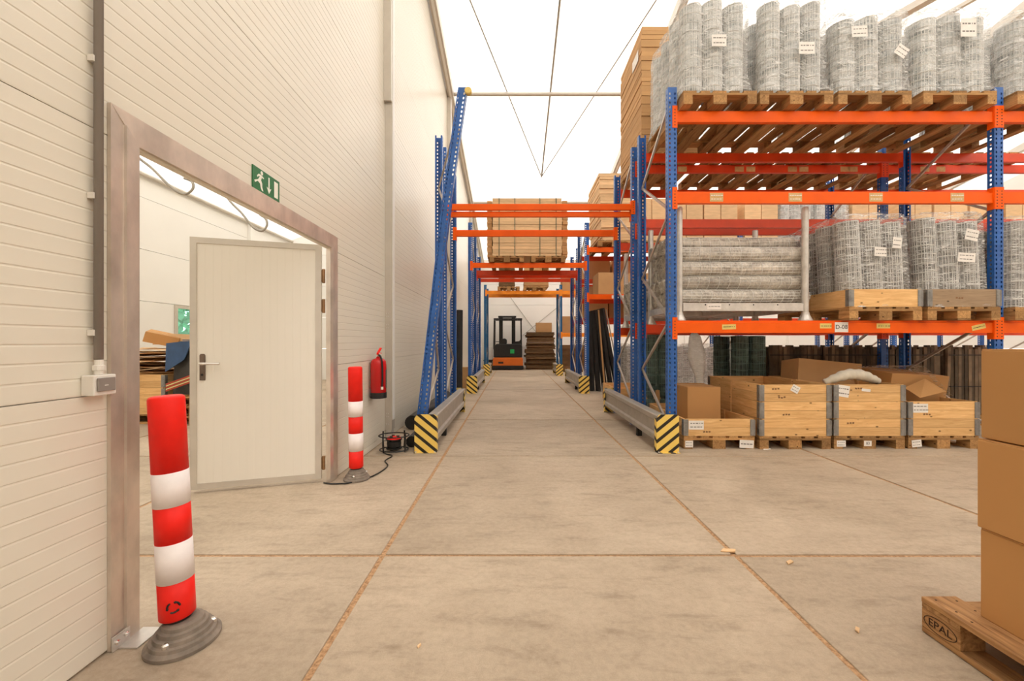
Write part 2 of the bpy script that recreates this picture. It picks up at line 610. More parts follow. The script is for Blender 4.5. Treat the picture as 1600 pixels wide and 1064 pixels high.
# near jamb, head, far jamb: a bent sheet with a crease
f = 0.016
nj = MB().add([(WX + 0.001, 1.566, 0.002), (WX + f, 1.566, 0.002), (WX + f * .8, 1.622, 0.002), (WX + f + .006, 1.625, 0.002), (WX + f + .004, 1.682, 0.002), (WX - 0.032, 1.682, 0.002), (WX - 0.032, 1.67, 0.002), (WX + .001, 1.67, .002)] +
              [(WX + 0.001, 1.566, 2.136), (WX + f, 1.566, 2.136), (WX + f * .8, 1.622, 2.08), (WX + f + .006, 1.625, 2.077), (WX + f + .004, 1.682, 2.02), (WX - 0.032, 1.682, 2.02), (WX - 0.032, 1.67, 2.03), (WX + .001, 1.67, 2.03)],
              [(i, (i + 1) % 8, 8 + (i + 1) % 8, 8 + i) for i in range(8)] + [tuple(range(7, -1, -1)), tuple(range(8, 16))])
obj('jamb', nj, 'frame_sheet', trim)
hd = MB().add([(WX + .001, 1.566, 2.136), (WX + f, 1.566, 2.136), (WX + f, 1.682, 2.02), (WX - .012, 1.682, 2.02),
               (WX + .001, 3.587, 2.136), (WX + f, 3.587, 2.136), (WX + f, 3.47, 2.02), (WX - .034, 3.47, 2.02)],
              [(0, 1, 2, 3), (7, 6, 5, 4), (0, 4, 5, 1), (1, 5, 6, 2), (2, 6, 7, 3), (3, 7, 4, 0)])
obj('head', hd, 'frame_sheet', trim)
fj = MB().add([(WX + .001, 3.587, .002), (WX + f, 3.587, .002), (WX + f, 3.50, .002), (WX + .004, 3.47, .002), (WX - .034, 3.47, .002), (WX - .034, 3.52, .002),
               (WX + .001, 3.587, 2.136), (WX + f, 3.587, 2.136), (WX + f, 3.50, 2.05), (WX + .004, 3.47, 2.02), (WX - .034, 3.47, 2.02), (WX - .034, 3.52, 2.02)],
              [(i, (i + 1) % 6, 6 + (i + 1) % 6, 6 + i) for i in range(6)] + [tuple(range(5, -1, -1)), tuple(range(6, 12))])
obj('jamb', fj, 'frame_sheet', trim)
br = obj('foot_bracket', MB().box(WX + f + .003, WX + f + .009, 1.565, 1.635, 0.0, 0.055).box(WX + f + .003, WX + f + .085, 1.585, 1.70, 0.0, 0.005), 'galvanised', trim)
for yy, zz in ((1.58, .03), (1.618, .036)):
    obj('bolt', MB().lathe([(0.010, 0), (0.010, 0.006), (0.005, 0.010)], 10), 'chrome', br, (WX + f + .009, yy, zz), (0, PI / 2, 0))

# the open door leaf
leaf_w = 0.953
door = struct('door_1', (-1.674, 3.525, 0))
door.rotation_euler = (0, 0, math.atan2(-0.275, -0.913))
ln = MB()
ny = 15
pz0, pz1 = 0.075, 2.0
xs = [0.045 + (leaf_w - 0.09) * i / ny for i in range(ny + 1)]
poly = []
for i in range(ny):
    poly += [(xs[i] + 0.004, 0.046), (xs[i + 1] - 0.003, 0.0455), (xs[i + 1], 0.0450)]
poly = [(xs[0], 0.046)] + poly + [(xs[-1], 0.005), (xs[0], 0.005)]
n = len(poly)
ln.add([(x, y, pz0) for x, y in poly] + [(x, y, pz1) for x, y in poly],
       [tuple(range(n)), tuple(range(2 * n - 1, n - 1, -1))] + [((i + 1) % n, i, n + i, n + (i + 1) % n) for i in range(n)])
obj('leaf_panel', ln, 'door_cream', door)
for (a, b, c_, d) in ((0.0, 0.046, 0.03, 2.045), (leaf_w - 0.046, leaf_w, 0.03, 2.045), (0.0463, leaf_w - 0.0463, 0.03, 0.076), (0.0463, leaf_w - 0.0463, 1.999, 2.045)):
    obj('edge_profile', MB().box(a, b, 0.0, 0.052, c_, d), 'aluminium', door)
hp = obj('handle_plate', MB().prism([(-.019, -.10), (.019, -.10), (.019, .10), (.012, .113), (-.012, .113), (-.019, .10)], 0, 0.006), 'handle_bronze', door, (leaf_w - 0.085, 0.0465, 1.00))
lv = MB().tube([(0, 0, 0.035), (0, .045, 0.035), (-.02, .055, 0.035), (-.135, .055, .033)], .0105, 10)
obj('lever', lv, 'chrome', hp)
obj('key_hole', MB().lathe([(.009, 0), (.009, .004)], 10), 'ink', hp, (0, .006, -.055), (-PI / 2, 0, 0))
for z in (0.16, 1.52, 1.78):
    h = obj('hinge', MB().lathe([(.011, -.06), (.013, -.058), (.013, .058), (.011, .06)], 12), 'hinge_brown', door, (-0.017, 0.030, z))
    obj('hinge_plate', MB().box(-.006, -.001, -.02, .02, -.05, .05), 'hinge_brown', h, (0.017, -.008, 0))
tag(door, kind='structure')

# side room behind the door
wo = struct('wall_side_room')
for k in range(5):
    z0, z1 = 1.005 * k, min(1.005 * (k + 1), 4.47)
    if z1 - z0 < 0.1: continue
    spans = [(-4.0, 13.0)] if k != 1 else [(-4.0, 8.55), (9.5, 13.0)]
    for a, b in spans:
        obj('panel', MB().box(XO - .08, XO, a + .001, b - .001, z0 + .004, z1 - .004), 'panel_plain', wo)
obj('panel', MB().box(XO - .08, XO, 8.551, 9.499, 1.009, 1.12), 'panel_plain', wo)
obj('backing', MB().box(XO - .10, XO - .081, -4.0, 8.55, 0, 4.47), 'panel_plain', wo)
obj('backing', MB().box(XO - .10, XO - .081, 9.5, 13.0, 0, 4.47), 'panel_plain', wo)
obj('eave_tube', MB().tube([(XO + .06, -4, 4.45), (XO + .06, 13, 4.45)], 0.045, 10), 'aluminium', wo)
for y in (3.4, 7.15, 10.9):
    obj('post', MB().box(XO + .001, XO + .10, y, y + .09, 0.0, 4.40), 'panel_plain', wo)
win = struct('window_1')
for a, b, c_, d in ((8.551, 8.63, 1.12, 2.005), (9.42, 9.499, 1.12, 2.005), (8.6305, 9.4195, 1.12, 1.19), (8.6305, 9.4195, 1.935, 2.005)):
    obj('window_frame', MB().box(XO - .06, XO + .02, a, b, c_, d), 'aluminium', win)
obj('pane', MB().box(XO - .03, XO - .02, 8.63, 9.42, 1.19, 1.935), 'glass', win)
w2 = struct('wall_side_room_far')
for k in range(6):
    obj('panel', MB().box(XO, WX - .081, 13.0, 13.08, 1.005 * k + .004, 1.005 * (k + 1) - .004), 'panel_plain', w2)
w3 = tag(obj('wall_side_room_near', MB().box(XO, WX - .081, -4.1, -4.0, 0, 6.2), 'panel_plain'), kind='structure')
ro = MB().add([(XO, -4.05, 4.49), (XO, 13.05, 4.49), (WX - .082, 13.05, 6.45), (WX - .082, -4.05, 6.45)], [(0, 1, 2, 3)])
tag(obj('ceiling_side_room', ro, 'roof_cloth'), kind='structure')

# other walls of the hall
def plain_wall(name, fn, top):
    w = struct(name)
    k = 0
    while 1.005 * k < top:
        z0, z1 = 1.005 * k + .004, min(1.005 * (k + 1) - .004, top)
        obj('panel', fn(z0, z1), 'panel_plain', w)
        k += 1
    return w


wb = plain_wall('wall_far', lambda a, b: MB().box(WX + .001, XR, YF, YF + .08, a, b), roof_z(YF) - .02)
obj('backing', MB().box(WX, XR, YF + .081, YF + .1, 0, roof_z(YF) - .02), 'panel_plain', wb)
for p, q in (((-0.75, YF - .05, 4.2), (1.35, YF - .05, 1.35)), ((2.25, YF - .05, 3.0), (0.45, YF - .05, 1.55))):
    obj('cross_cable', MB().tube([p, q], .012, 5), 'cable_grey', wb)
for x in (-1.45, 0.85, 3.35, 8.35, 13.35):
    obj('post', MB().box(x - .07, x + .07, YF - .12, YF - .001, 0, roof_z(YF) - .08), 'panel_plain', wb) if x > 3 else None
wr = plain_wall('wall_right', lambda a, b: MB().box(XR, XR + .08, YB, YF, a, b), 8.3)
wk = plain_wall('wall_behind', lambda a, b: MB().box(WX + .001, XR, YB - .08, YB, a, b), roof_z(YB) - .02)

# roof cloth, rafters, purlin, bracing cables
ro = MB()
for a, b in ((YB, 4.0), (4.0, YF)):
    ro.add([(WX - .08, a, roof_z(a)), (WX - .08, b, roof_z(b)), (XR, b, roof_z(b)), (XR, a, roof_z(a))], [(0, 1, 2, 3)])
roof = tag(obj('ceiling', ro, 'roof_cloth'), kind='structure')
for x in (WX + .09, 3.14, 9.65, 14.5):
    for a, b in ((YB, 4.0), (4.0, YF)):
        r_ = MB().bar((x, a, roof_z(a) - .13), (x, b, roof_z(b) - .13), 0.13, 0.20)
        rf_ = obj('rafter', r_, 'aluminium', roof)
        obj('rafter_cover', MB().bar((x, a, roof_z(a) - .235), (x, b, roof_z(b) - .235), 0.05, 0.012), 'panel_plain', rf_)
for y in (9.65, 14.4, 4.9):
    z = roof_z(y) - .10
    for a, b in ((WX + .16, 3.07), (3.21, 9.58), (9.72, 14.43)):
        obj('purlin', MB().tube([(a, y, z), (b, y, z)], .045, 10), 'aluminium', roof)
for x0, y0, x1, y1 in ((0.85, 4.0, 0.9, 13.0), (-1.0, 7.0, 0.9, 13.0), (2.8, 7.2, 0.9, 13.0), (-1.0, 7.0, -1.2, 4.2), (2.8, 7.2, 3.0, 4.2)):
    r = .024 if x0 == .85 else .014
    obj('roof_cable', MB().tube([(x0, y0, roof_z(y0) - .03), (x1, y1, roof_z(y1) - .03)], r, 5), 'cable_grey', roof)
obj('roof_brace', MB().bar((5.7, 9.36, roof_z(9.36) - .35), (8.7, 5.74, roof_z(5.74) - .35), .16, .12), 'aluminium', roof)
obj('roof_brace', MB().bar((6.5, 9.75, roof_z(9.75) - .33), (9.45, 5.65, roof_z(5.65) - .33), .07, .07), 'aluminium', roof)

# hedge outside the side room window
hb = MB()
RH = random.Random(3)
for i in range(3200):
    c = Vector((XO - RH.uniform(1.2, 2.2), RH.uniform(7.0, 13.0), RH.uniform(0.0, 3.0)))
    a = Vector((RH.uniform(-1, 1), RH.uniform(-1, 1), RH.uniform(-1, 1))).normalized() * .13
    b = a.cross(Vector((RH.uniform(-1, 1), RH.uniform(-1, 1), RH.uniform(-1, 1)))).normalized() * .09
    hb.add([c - a, c + b, c + a, c - b], [(0, 1, 2, 3)])
tag(obj('hedge', hb, 'leaf_green'), 'green leafy hedge outside the side room window', 'hedge', kind='stuff')
tag(obj('ground', MB().box(-14, XO - .12, -10, 20, -.3, -.02), 'leaf_green'), kind='structure')

# ------------------------------------------------------------------ pallet racks
UP_TOP = 4.05


def upright_mesh(h=UP_TOP, bend=None, key=None):
    def fn():
        mb = MB()
        P = 0.05
        zs = [0.0]
        k = 0
        while (k + 1) * P < h - 0.01:
            zs += [k * P + .015, k * P + .039]
            k += 1
        zs.append(h)
        strips = [
            ([(-.05, -.035), (-.036, -.035), (-.021, -.035), (.021, -.035), (.036, -.035), (.05, -.035)], (1, 3)),
            ([(-.05, -.035), (-.05, -.009), (-.05, .007), (-.05, .035)], (1,)),
            ([(.05, -.035), (.05, -.009), (.05, .007), (.05, .035)], (1,)),
            ([(-.05, .035), (-.028, .035)], ()),
            ([(.05, .035), (.028, .035)], ()),
        ]
        for cols, holes in strips:
            n = len(cols)
            o = len(mb.v)
            use = zs if holes else [0, .25 * h, .5 * h, .75 * h, h]
            for z in use:
                dx, dy = bend(z) if bend else (0, 0)
                for x, y in cols:
                    mb.v.append((x + dx, y + dy, z))
            for r in range(len(use) - 1):
                for c_ in range(n - 1):
                    if c_ in holes and r % 2 == 1:
                        continue
                    a = o + r * n + c_
                    mb.f.append((a, a + 1, a + n + 1, a + n))
        return mb
    return shared(('upright', key or h), fn)


def beam_mesh(l, h):
    """box beam with the pressed step along its upper edge"""
    return shared(('beam', round(l, 3), h), lambda: MB().add(
        [(x, y, z) for x in (0, l) for y, z in ((-.025, 0), (.025, 0), (.025, h), (.006, h), (.006, h - .022), (-.025, h - .026))],
        [(0, 1, 2, 3, 4, 5), (11, 10, 9, 8, 7, 6)] + [(i, (i + 1) % 6, 6 + (i + 1) % 6, 6 + i) for i in range(6)]))


def frame(rack, x, y0, y1, h=UP_TOP, col='blue_paint', bend=None, key=None, zstep=0.62, z_first=0.22):
    for yy, rot in ((y0, 0), (y1, PI)):
        b = bend if rot == 0 else None
        u = obj('upright', upright_mesh(h, b, key if b else None), col, rack, (x, yy, 0), (0, 0, rot))
        obj('foot_plate', MB().box(-.065, .065, -.06, .06, 0.0, .008), 'galvanised', u)
    a, b_ = y0 + .03, y1 - .03
    z = z_first
    side = 0
    while z + zstep < h + .02:
        bx = lambda zz: (bend(zz)[0] if bend else 0)
        if side == 0:
            p, q = (x + bx(z), a, z), (x, b_, z + zstep)
        else:
            p, q = (x, b_, z), (x + bx(z + zstep), a, z + zstep)
        obj('brace', MB().bar(p, q, .03, .022, (1, 0, 0)), 'steel_brace', rack)
        side = 1 - side
        z += zstep


def beam(rack, x0, x1, y, top, h=.14, col='orange_paint', flip=False, conn=True, bright=None):
    l = x1 - x0 - .102
    r = PI if flip else 0
    b = obj('beam', beam_mesh(l, h), col, rack, (x0 + .051 if not flip else x1 - .051, y, top - h), (0, 0, r))
    if conn:
        s = 1
        cm = shared(('connector', h), lambda: MB().box(-.052, .0, -.041, -.0355, -.07, h + .035).box(-.0005, .006, -.0355, .03, -.07, h + .035))
        cn = shared(('connector_r', h), lambda: MB().box(.0, .052, -.041, -.0355, -.07, h + .035).box(-.006, .0005, -.0355, .03, -.07, h + .035))
        hk = shared(('hook_slot',), lambda: MB().box(-.006, .006, -.0015, 0, -.005, .005))
        c1 = obj('connector', cm, col, b, (0, 0, 0))
        c2 = obj('connector', cn, col, b, (l, 0, 0))
        if y < 6 and not flip:
            for zz in (-.045, -.012, .022, .056, .09, .124):
                for c_, xx in ((c1, -.025), (c2, .025)):
                    obj('hook_slot', hk, 'ink', b, ((0 if c_ is c1 else l) + xx, -.0411, zz + .005))
    return b


def sticker(b, x, z, w, h, mat, ang=0, y=-.0262, label=None):
    s_ = obj('sticker', MB().box(-w / 2, w / 2, -.0008, 0, -h / 2, h / 2), mat, b, (x, y, z), (0, ang, 0))
    return s_


def scribble(parent, w, h, rows=2, mat='ink', y=-.0012):
    """short printed lines too small to read"""
    RS = random.Random(int(w * 1e4) + rows)
    for r in range(rows):
        x = -w * .4
        z = h * (.5 - (r + .7) / (rows + .4))
        while x < w * .36:
            d = RS.uniform(.08, .2) * w
            obj('print_line', cbox(round(d, 2), .0006, round(h * .26 / (rows + 1), 3), 'print'), mat, parent, (x + d / 2, y, z))
            x += d + w * .05


AX = [1.77, 5.41, 9.05]
A0, A1, A2, A3 = 4.53, 5.575, 5.91, 6.90
L1, L2, L3 = 1.45, 2.90, 3.807

# front row, right of the passage
rk = thing('pallet_rack', 'blue and orange pallet rack in front, right of the passage, with label D-08', 'rack', group='pallet racks')
for x in AX:
    frame(rk, x, A0, A1)
front = {}
for b in range(2):
    for li, lv in enumerate((L1, L2, L3)):
        front[b, li] = beam(rk, AX[b], AX[b + 1], A0, lv)
        beam(rk, AX[b], AX[b + 1], A1, lv, .115, 'red_orange', True)


def px_x(px, y=4.505):
    return (px - 802.5) / 630 * y


b0 = front[0, 0]
for px, w, mt, ang, z in ((1139, .155, 'paper_yellow', -.03, .068), (1290, .13, 'paper_yellow', 0, .078), (1380, .15, 'paper_yellow', 0, .078), (1529, .155, 'paper_yellow', -.22, .066)):
    s_ = sticker(b0, px_x(px) - AX[0] - .051, z, w, .056, mt, ang)
    scribble(s_, w, .05, 1, 'ink')
s_ = sticker(b0, px_x(1314.5) - AX[0] - .051, .064, .15, .112, 'paper_white', 0, -.0275)
text('D-08', .066, 'ink', s_, (0, -.0012, 0), (PI / 2, 0, 0))
b1 = front[0, 1]
for px in (1119.5, 1242.5, 1368.5, 1495.5):
    s_ = sticker(b1, px_x(px) - AX[0] - .051, .066, .15, .098, 'paper_tan')
    scribble(s_, .15, .098, 2, 'paper_white')

# second row, back to back with the first; it bridges the passage
rk2 = thing('pallet_rack', 'blue and orange rack behind the front one, bridging the passage with three beams', 'rack', group='pallet racks')
XL = -1.03
for x in [XL] + AX:
    frame(rk2, x, A2, A3, z_first=.3 if x < 0 else .25)
for b in range(2):
    for lv in (L1, L2, L3):
        bb = beam(rk2, AX[b], AX[b + 1], A2, lv, .125, 'red_orange')
        if lv == L3 and b == 0:
            for px in (1066, 1155, 1173, 1238, 1256, 1320, 1333, 1445, 1470):
                sticker(bb, px_x(px, 5.885) - AX[0] - .051, .05, .13, .075, 'paper_tan')
        beam(rk2, AX[b], AX[b + 1], A3, lv, .125, 'red_orange', True)
beam(rk2, XL, AX[0], A2, 3.236, .095)
beam(rk2, XL, AX[0], A2 + .03, 3.132, .082)
beam(rk2, XL, AX[0], A3, 3.13, .115)

# the bent frame left of the passage
BENDP = [(0, -.03), (.373, .001), (1.6, .145), (2.68, .268), (3.97, .449), (4.2, .49)]


def bend_fn(z):
    for (za, xa), (zb, xb) in zip(BENDP, BENDP[1:]):
        if z <= zb:
            t = (z - za) / (zb - za)
            return (xa + (xb - xa) * t, 0)
    return (BENDP[-1][1], 0)


bf = thing('rack_frame', 'bent blue rack frame leaning to the right beside the left wall', 'rack frame')
frame(bf, XL, A0, A1, UP_TOP, 'blue_paint', bend_fn, 'bent')
cap = obj('cap', MB().lathe([(.0, -.03), (.032, -.03), (.04, -.02), (.04, .02), (.032, .03)], 12), 'paper_yellow', bf, (XL + .525, A0 - .04, 4.0), (PI / 2, 0, 0))

# row across the second aisle
B0, B1, B2, B3 = 9.60, 10.65, 10.95, 12.0
BX = [1.74, 5.39, 9.04, 12.69]
rb = thing('pallet_rack', 'blue rack across the second aisle carrying strapped cardboard over the passage', 'rack', group='pallet racks')
for x in [XL] + BX:
    frame(rb, x, B0, B1)
beam(rb, XL, BX[0], B0, 3.10, .12)
beam(rb, XL, BX[0], B1, 3.10, .12, 'red_orange', True)
for b in range(3):
    for lv in (2.35, 3.474):
        bb = beam(rb, BX[b], BX[b + 1], B0, lv, .12)
        if b == 0:
            sticker(bb, .75, .055, .42 if lv < 3 else .14, .075, 'paper_white')
        beam(rb, BX[b], BX[b + 1], B1, lv, .12, 'red_orange', True)
rb2 = thing('pallet_rack', 'rack with dark red beams right behind the strapped cardboard over the passage', 'rack', group='pallet racks')
for x in [XL] + BX:
    frame(rb2, x, B2, B3, 3.75)
beam(rb2, XL, BX[0], B2, 3.06, .11, 'red_orange')
beam(rb2, XL, BX[0], B3, 3.10, .10, 'red_orange', True)
for b in range(3):
    for lv in (1.86, 2.92):
        beam(rb2, BX[b], BX[b + 1], B2, lv, .12, 'red_orange')
        beam(rb2, BX[b], BX[b + 1], B3, lv, .12, 'red_orange', True)
# last row
C0, C1 = 14.7, 15.75
rc = thing('pallet_rack', 'teal blue rack with amber beams at the far end, before the forklift', 'rack', group='pallet racks')
for x in (XL, 1.72, 5.3):
    frame(rc, x, C0, C1, 3.3, 'blue_teal')
for a, b in ((XL, 1.72), (1.72, 5.3)):
    for lv in ((3.09,) if a < 0 else (1.55, 3.09)):
        beam(rc, a, b, C0, lv, .13, 'amber_paint')
        beam(rc, a, b, C1, lv, .13, 'amber_paint', True)


# ------------------------------------------------------------------ rail guards at the passage
def guard(label, xc, y0, y1, slant):
    g = thing('rail_guard', label, 'guard rail', (xc, y0, 0), 0, 'steel rail guards along the passage')
    L = y1 - y0
    # rolled profile beside the uprights: two bulging lips with a recessed web
    off = .062 * slant
    half = [(.046, .405), (.058, .395), (.058, .345), (.036, .325), (.036, .20), (.058, .18), (.058, .125), (.046, .115)]
    prof = [(x + off, z) for x, z in half] + [(off - x, z) for x, z in reversed(half)]
    obj('rail', MB().prism(prof, .001, L - .001), 'rail_grey', g)
    obj('rail_leg', MB().box(off - .03, off + .03, L * .3, L * .3 + .06, 0, .114), 'black_matte', g)
    sg = 'hazard_down' if slant > 0 else 'hazard_up'
    h = .415
    end = MB()
    pl = [(-.122, 0), (.122, 0), (.122, h - .02), (.10, h), (-.09, h), (-.122, h - .04)]
    end.prism(pl, -.012, -.002)
    end.box(-.122, -.112, -.002, .06, 0, h - .045).box(.112, .122, -.002, .06, 0, h - .025)
    e1 = obj('end_plate', end, sg, g)
    e2 = obj('end_plate', end.mesh('end_plate'), sg, g, (0, L, 0), (0, 0, PI))
    for e in (e1, e2):
        for sx in (-.105, .105):
            obj('anchor_bolt', MB().lathe([(.011, 0), (.011, .008), (.006, .014)], 8), 'galvanised', e, (sx, -.03, .0))
        obj('anchor_tab', MB().box(-.122, .122, -.05, -.012, 0, .004), sg, e)
    return g


guard('grey rail guard with striped ends under the bent blue frame', -.965, 4.43, 7.0, 1)
guard('grey rail guard with striped ends beside the front wooden crates', 1.687, 4.42, 7.0, -1)
guard('grey rail guard with striped ends left of the passage, middle of its row', -.985, 9.53, 12.1, 1)
guard('grey rail guard with striped ends before the black leaning rolls', 1.665, 9.53, 12.1, -1)
guard('small far rail guard with striped ends left of the forklift', -.985, 14.6, 15.9, 1)
guard('small far rail guard with striped ends right of the forklift', 1.665, 14.6, 15.9, -1)


# ------------------------------------------------------------------ pallets, collars, cartons, stacks, rolls
PAL = .144


def pallet(label, x0, y0, z0, rotz=0, group='wooden pallets', mat='pallet_wood', skip=(), name='pallet', bevel=0):
    """0.8 wide along local X, 1.2 deep along local Y"""
    t = thing(name, label, 'pallet', (x0, y0, z0), rotz, group)
    R_ = random.Random(int(x0 * 97 + y0 * 31 + z0 * 7))
    cols = ((.05, .1), (.4, .145), (.75, .1))
    for x, w in cols:
        obj('bottom_board', cbox(1.2, w, .022), mat, t, (x, .6, .011), (0, 0, PI / 2), bevel)
        for y in (.0725, .6, 1.1275):
            obj('block', cbox(.145, w, .078, 'block'), mat, t, (x, y, .061), (0, 0, PI / 2), bevel)
    for y in (.0725, .6, 1.1275):
        obj('stringer', cbox(.8, .145, .022), mat, t, (.4, y, .111), (0, 0, 0), bevel)
    for i, (x, w) in enumerate(((.0725, .145), (.2375, .1), (.4, .145), (.5625, .1), (.7275, .145))):
        if i not in skip:
            obj('deck_board', cbox(1.2, w, .022), mat, t, (x + R_.uniform(-.003, .003), .6, .133), (0, 0, PI / 2), bevel)
    return t


def collar(label, x0, y0, z0, h=.195, boards=2, mat='pine', group='wooden pallet collars', w=.8, d=1.2):
    t = thing('pallet_collar', label, 'pallet collar', (x0, y0, z0), 0, group)
    bh = h / boards
    for k in range(boards):
        z = bh * (k + .5)
        bw = bh - .0025
        for y in (.011, d - .011):
            obj('board', cbox(w - .05, .02, bw, 'cboard'), mat, t, (w / 2, y, z))
        for x in (.011, w - .011):
            for yy in (d * .25, d * .75):
                obj('board', cbox(d / 2 - .026, .02, bw, 'cboard'), mat, t, (x, yy, z), (0, 0, PI / 2))
    R_ = random.Random(int(x0 * 50 + z0 * 90))
    for k in range(boards):
        if R_.random() < .4:
            sx = w * R_.uniform(.15, .45)
            for q_ in range(3):
                obj('stamp', cbox(.022, .001, .018, 'stamp'), 'stamp_ink', t, (sx + .03 * q_, .0006, bh * (k + .5) + R_.uniform(-.004, .004)), (0, R_.uniform(-.3, .3), 0))
    # corner hinges with their pleats, and the hinge in the middle of each long side
    def hm():
        q = MB()
        q.box(-.002, .05, -.004, -.001, .006, h - .006).box(-.004, -.001, -.002, .05, .006, h - .006)
        for k in range(5):
            a = .01 + (h - .02) * k / 5
            q.lathe([(.009, 0), (.009, (h - .02) / 5 - .004)], 8, (.0, .0, a))
            q.box(.012, .044, -.007, -.004, a + .004, a + .018)
            q.box(-.007, -.004, .012, .044, a + .004, a + .018)
        return q
    me = shared(('hinge', h), hm)
    for x, y, r in ((0, 0, 0), (w, 0, PI / 2), (w, d, PI), (0, d, -PI / 2)):
        obj('hinge', me, 'hinge_steel', t, (x, y, 0), (0, 0, r))
    return t


def paper(parent, x, y, z, w, h, rot=(0, 0, 0), mat='paper_white', rows=2):
    s_ = obj('paper_label', MB().box(-w / 2, w / 2, -.001, 0, -h / 2, h / 2), mat, parent, (x, y, z), rot)
    if rows:
        scribble(s_, w, h, rows, 'print_grey')
    return s_


def carton(label, x, y, z, w, d, h, rot=(0, 0, 0), mat='cardboard', group='cardboard cartons', tape=True, name='carton', flaps=False):
    """(x, y, z) is the middle of the base"""
    t = thing(name, label, 'carton', (x, y, z), 0, group)
    t.rotation_euler = rot
    obj('body', MB().box(-w / 2, w / 2, -d / 2, d / 2, 0, h - .004 if not flaps else h), mat, t, bevel=.004)
    if not flaps:
        for s in (-1, 1):
            obj('flap', MB().box(-w / 2 + .002, w / 2 - .002, .001 if s > 0 else -d / 2 + .002, d / 2 - .002 if s > 0 else -.001, h - .004, h), mat, t)
    if tape:
        obj('tape', MB().box(-w / 2 - .0012, w / 2 + .0012, -.024, .024, h, h + .0012).box(-w / 2 - .0014, -w / 2 - .0002, -.024, .024, h - .06, h).box(w / 2 + .0002, w / 2 + .0014, -.024, .024, h - .06, h), 'tape', t)
    return t


def flat_stack(label, x0, x1, y0, y1, z0, z1, n, jit=.012, mat='cardboard_pale', straps=(), group='stacks of flat cardboard', wings=0.0, lean=(0, 0), seed=1, name='cardboard_stack'):
    t = thing(name, label, 'cardboard stack', ((x0 + x1) / 2, (y0 + y1) / 2, z0), 0, group)
    R_ = random.Random(seed)
    w, d, h = x1 - x0, y1 - y0, z1 - z0
    cuts = [0] + sorted((i + R_.uniform(-.25, .25)) / n for i in range(1, n)) + [1]
    for k in range(n):
        a, b = cuts[k] * h, cuts[k + 1] * h
        jx, jy = R_.uniform(-jit, jit), R_.uniform(-jit, jit)
        lx, ly = lean[0] * cuts[k], lean[1] * cuts[k]
        obj('cardboard_layer', cbox(w - .01, d - .01, round(b - a - .004, 3), 'layer'), mat, t, (jx + lx, jy + ly, (a + b) / 2), (0, 0, R_.uniform(-1, 1) * jit * .8))
    for sx in straps:
        obj('strap', MB().box(sx - .008, sx + .008, -d / 2 - jit - .004, -d / 2 - jit - .001, -.003, h + .002).box(sx - .008, sx + .008, -d / 2 - jit - .004, d / 2, h + .001, h + .004), 'strap_green', t)
    return t


def wire_roll_mesh(r, h, rings, kind):
    """wires of a standing roll: hoops and uprights over the wound core"""
    q = MB()
    R_ = random.Random(int(r * 1000) + rings)
    n = 18
    for k in range(rings):
        z = .012 + (h - .024) * k / (rings - 1)
        ph = R_.uniform(0, 1)
        pts = []
        for i in range(n):
            a = 2 * PI * i / n + ph
            rr = r * (1 + .018 * math.sin(3 * a + k))
            pts.append((rr * math.cos(a), rr * math.sin(a), z + .006 * math.sin(2 * a + k)))
        q.tube(pts, .0048, 4, True)
    for i in range(28):
        a = 2 * PI * i / 28 + R_.uniform(-.06, .06)
        q.tube([(r * math.cos(a), r * math.sin(a), 0), (r * 1.01 * math.cos(a + .02), r * 1.01 * math.sin(a + .02), h / 2), (r * math.cos(a), r * math.sin(a), h)], .0032, 3)
    return q


def core_mesh(r, h):
    q = MB()
    prof = [(r * .55, 0), (r * .95, 0)]
    m_ = max(3, round(h / .19))
    for k in range(m_):
        a, b = h * k / m_, h * (k + 1) / m_
        prof += [(r * (.955 + .012 * math.sin(k * 2.1)), a + .02), (r * .97, (a + b) / 2), (r * .95, b - .012), (r * .84, b - .004)]
    prof = prof[:-1] + [(r * .94, h - .01), (r * .84, h), (r * .78, h - .03), (r * .66, h - .005), (r * .6, h - .05), (r * .45, h - .04), (r * .4, h - .12)]
    q.lathe(prof, 20)
    return q


def wire_roll(label, group, x, y, z, r=.125, h=1.0, rings=11, green=False, rot=(0, 0, 0), core=None, name='wire_mesh_roll'):
    t = thing(name, label, 'wire roll', (x, y, z), 0, group)
    t.rotation_euler = rot
    obj('core', shared(('core', r, h), lambda: core_mesh(r, h), True), core or ('mesh_core_green' if green else 'mesh_core'), t)
    obj('wires', shared(('wires', r, h, rings), lambda: wire_roll_mesh(r, h, rings, 0)), 'wire_green' if green else 'wire_steel', t)
    return t


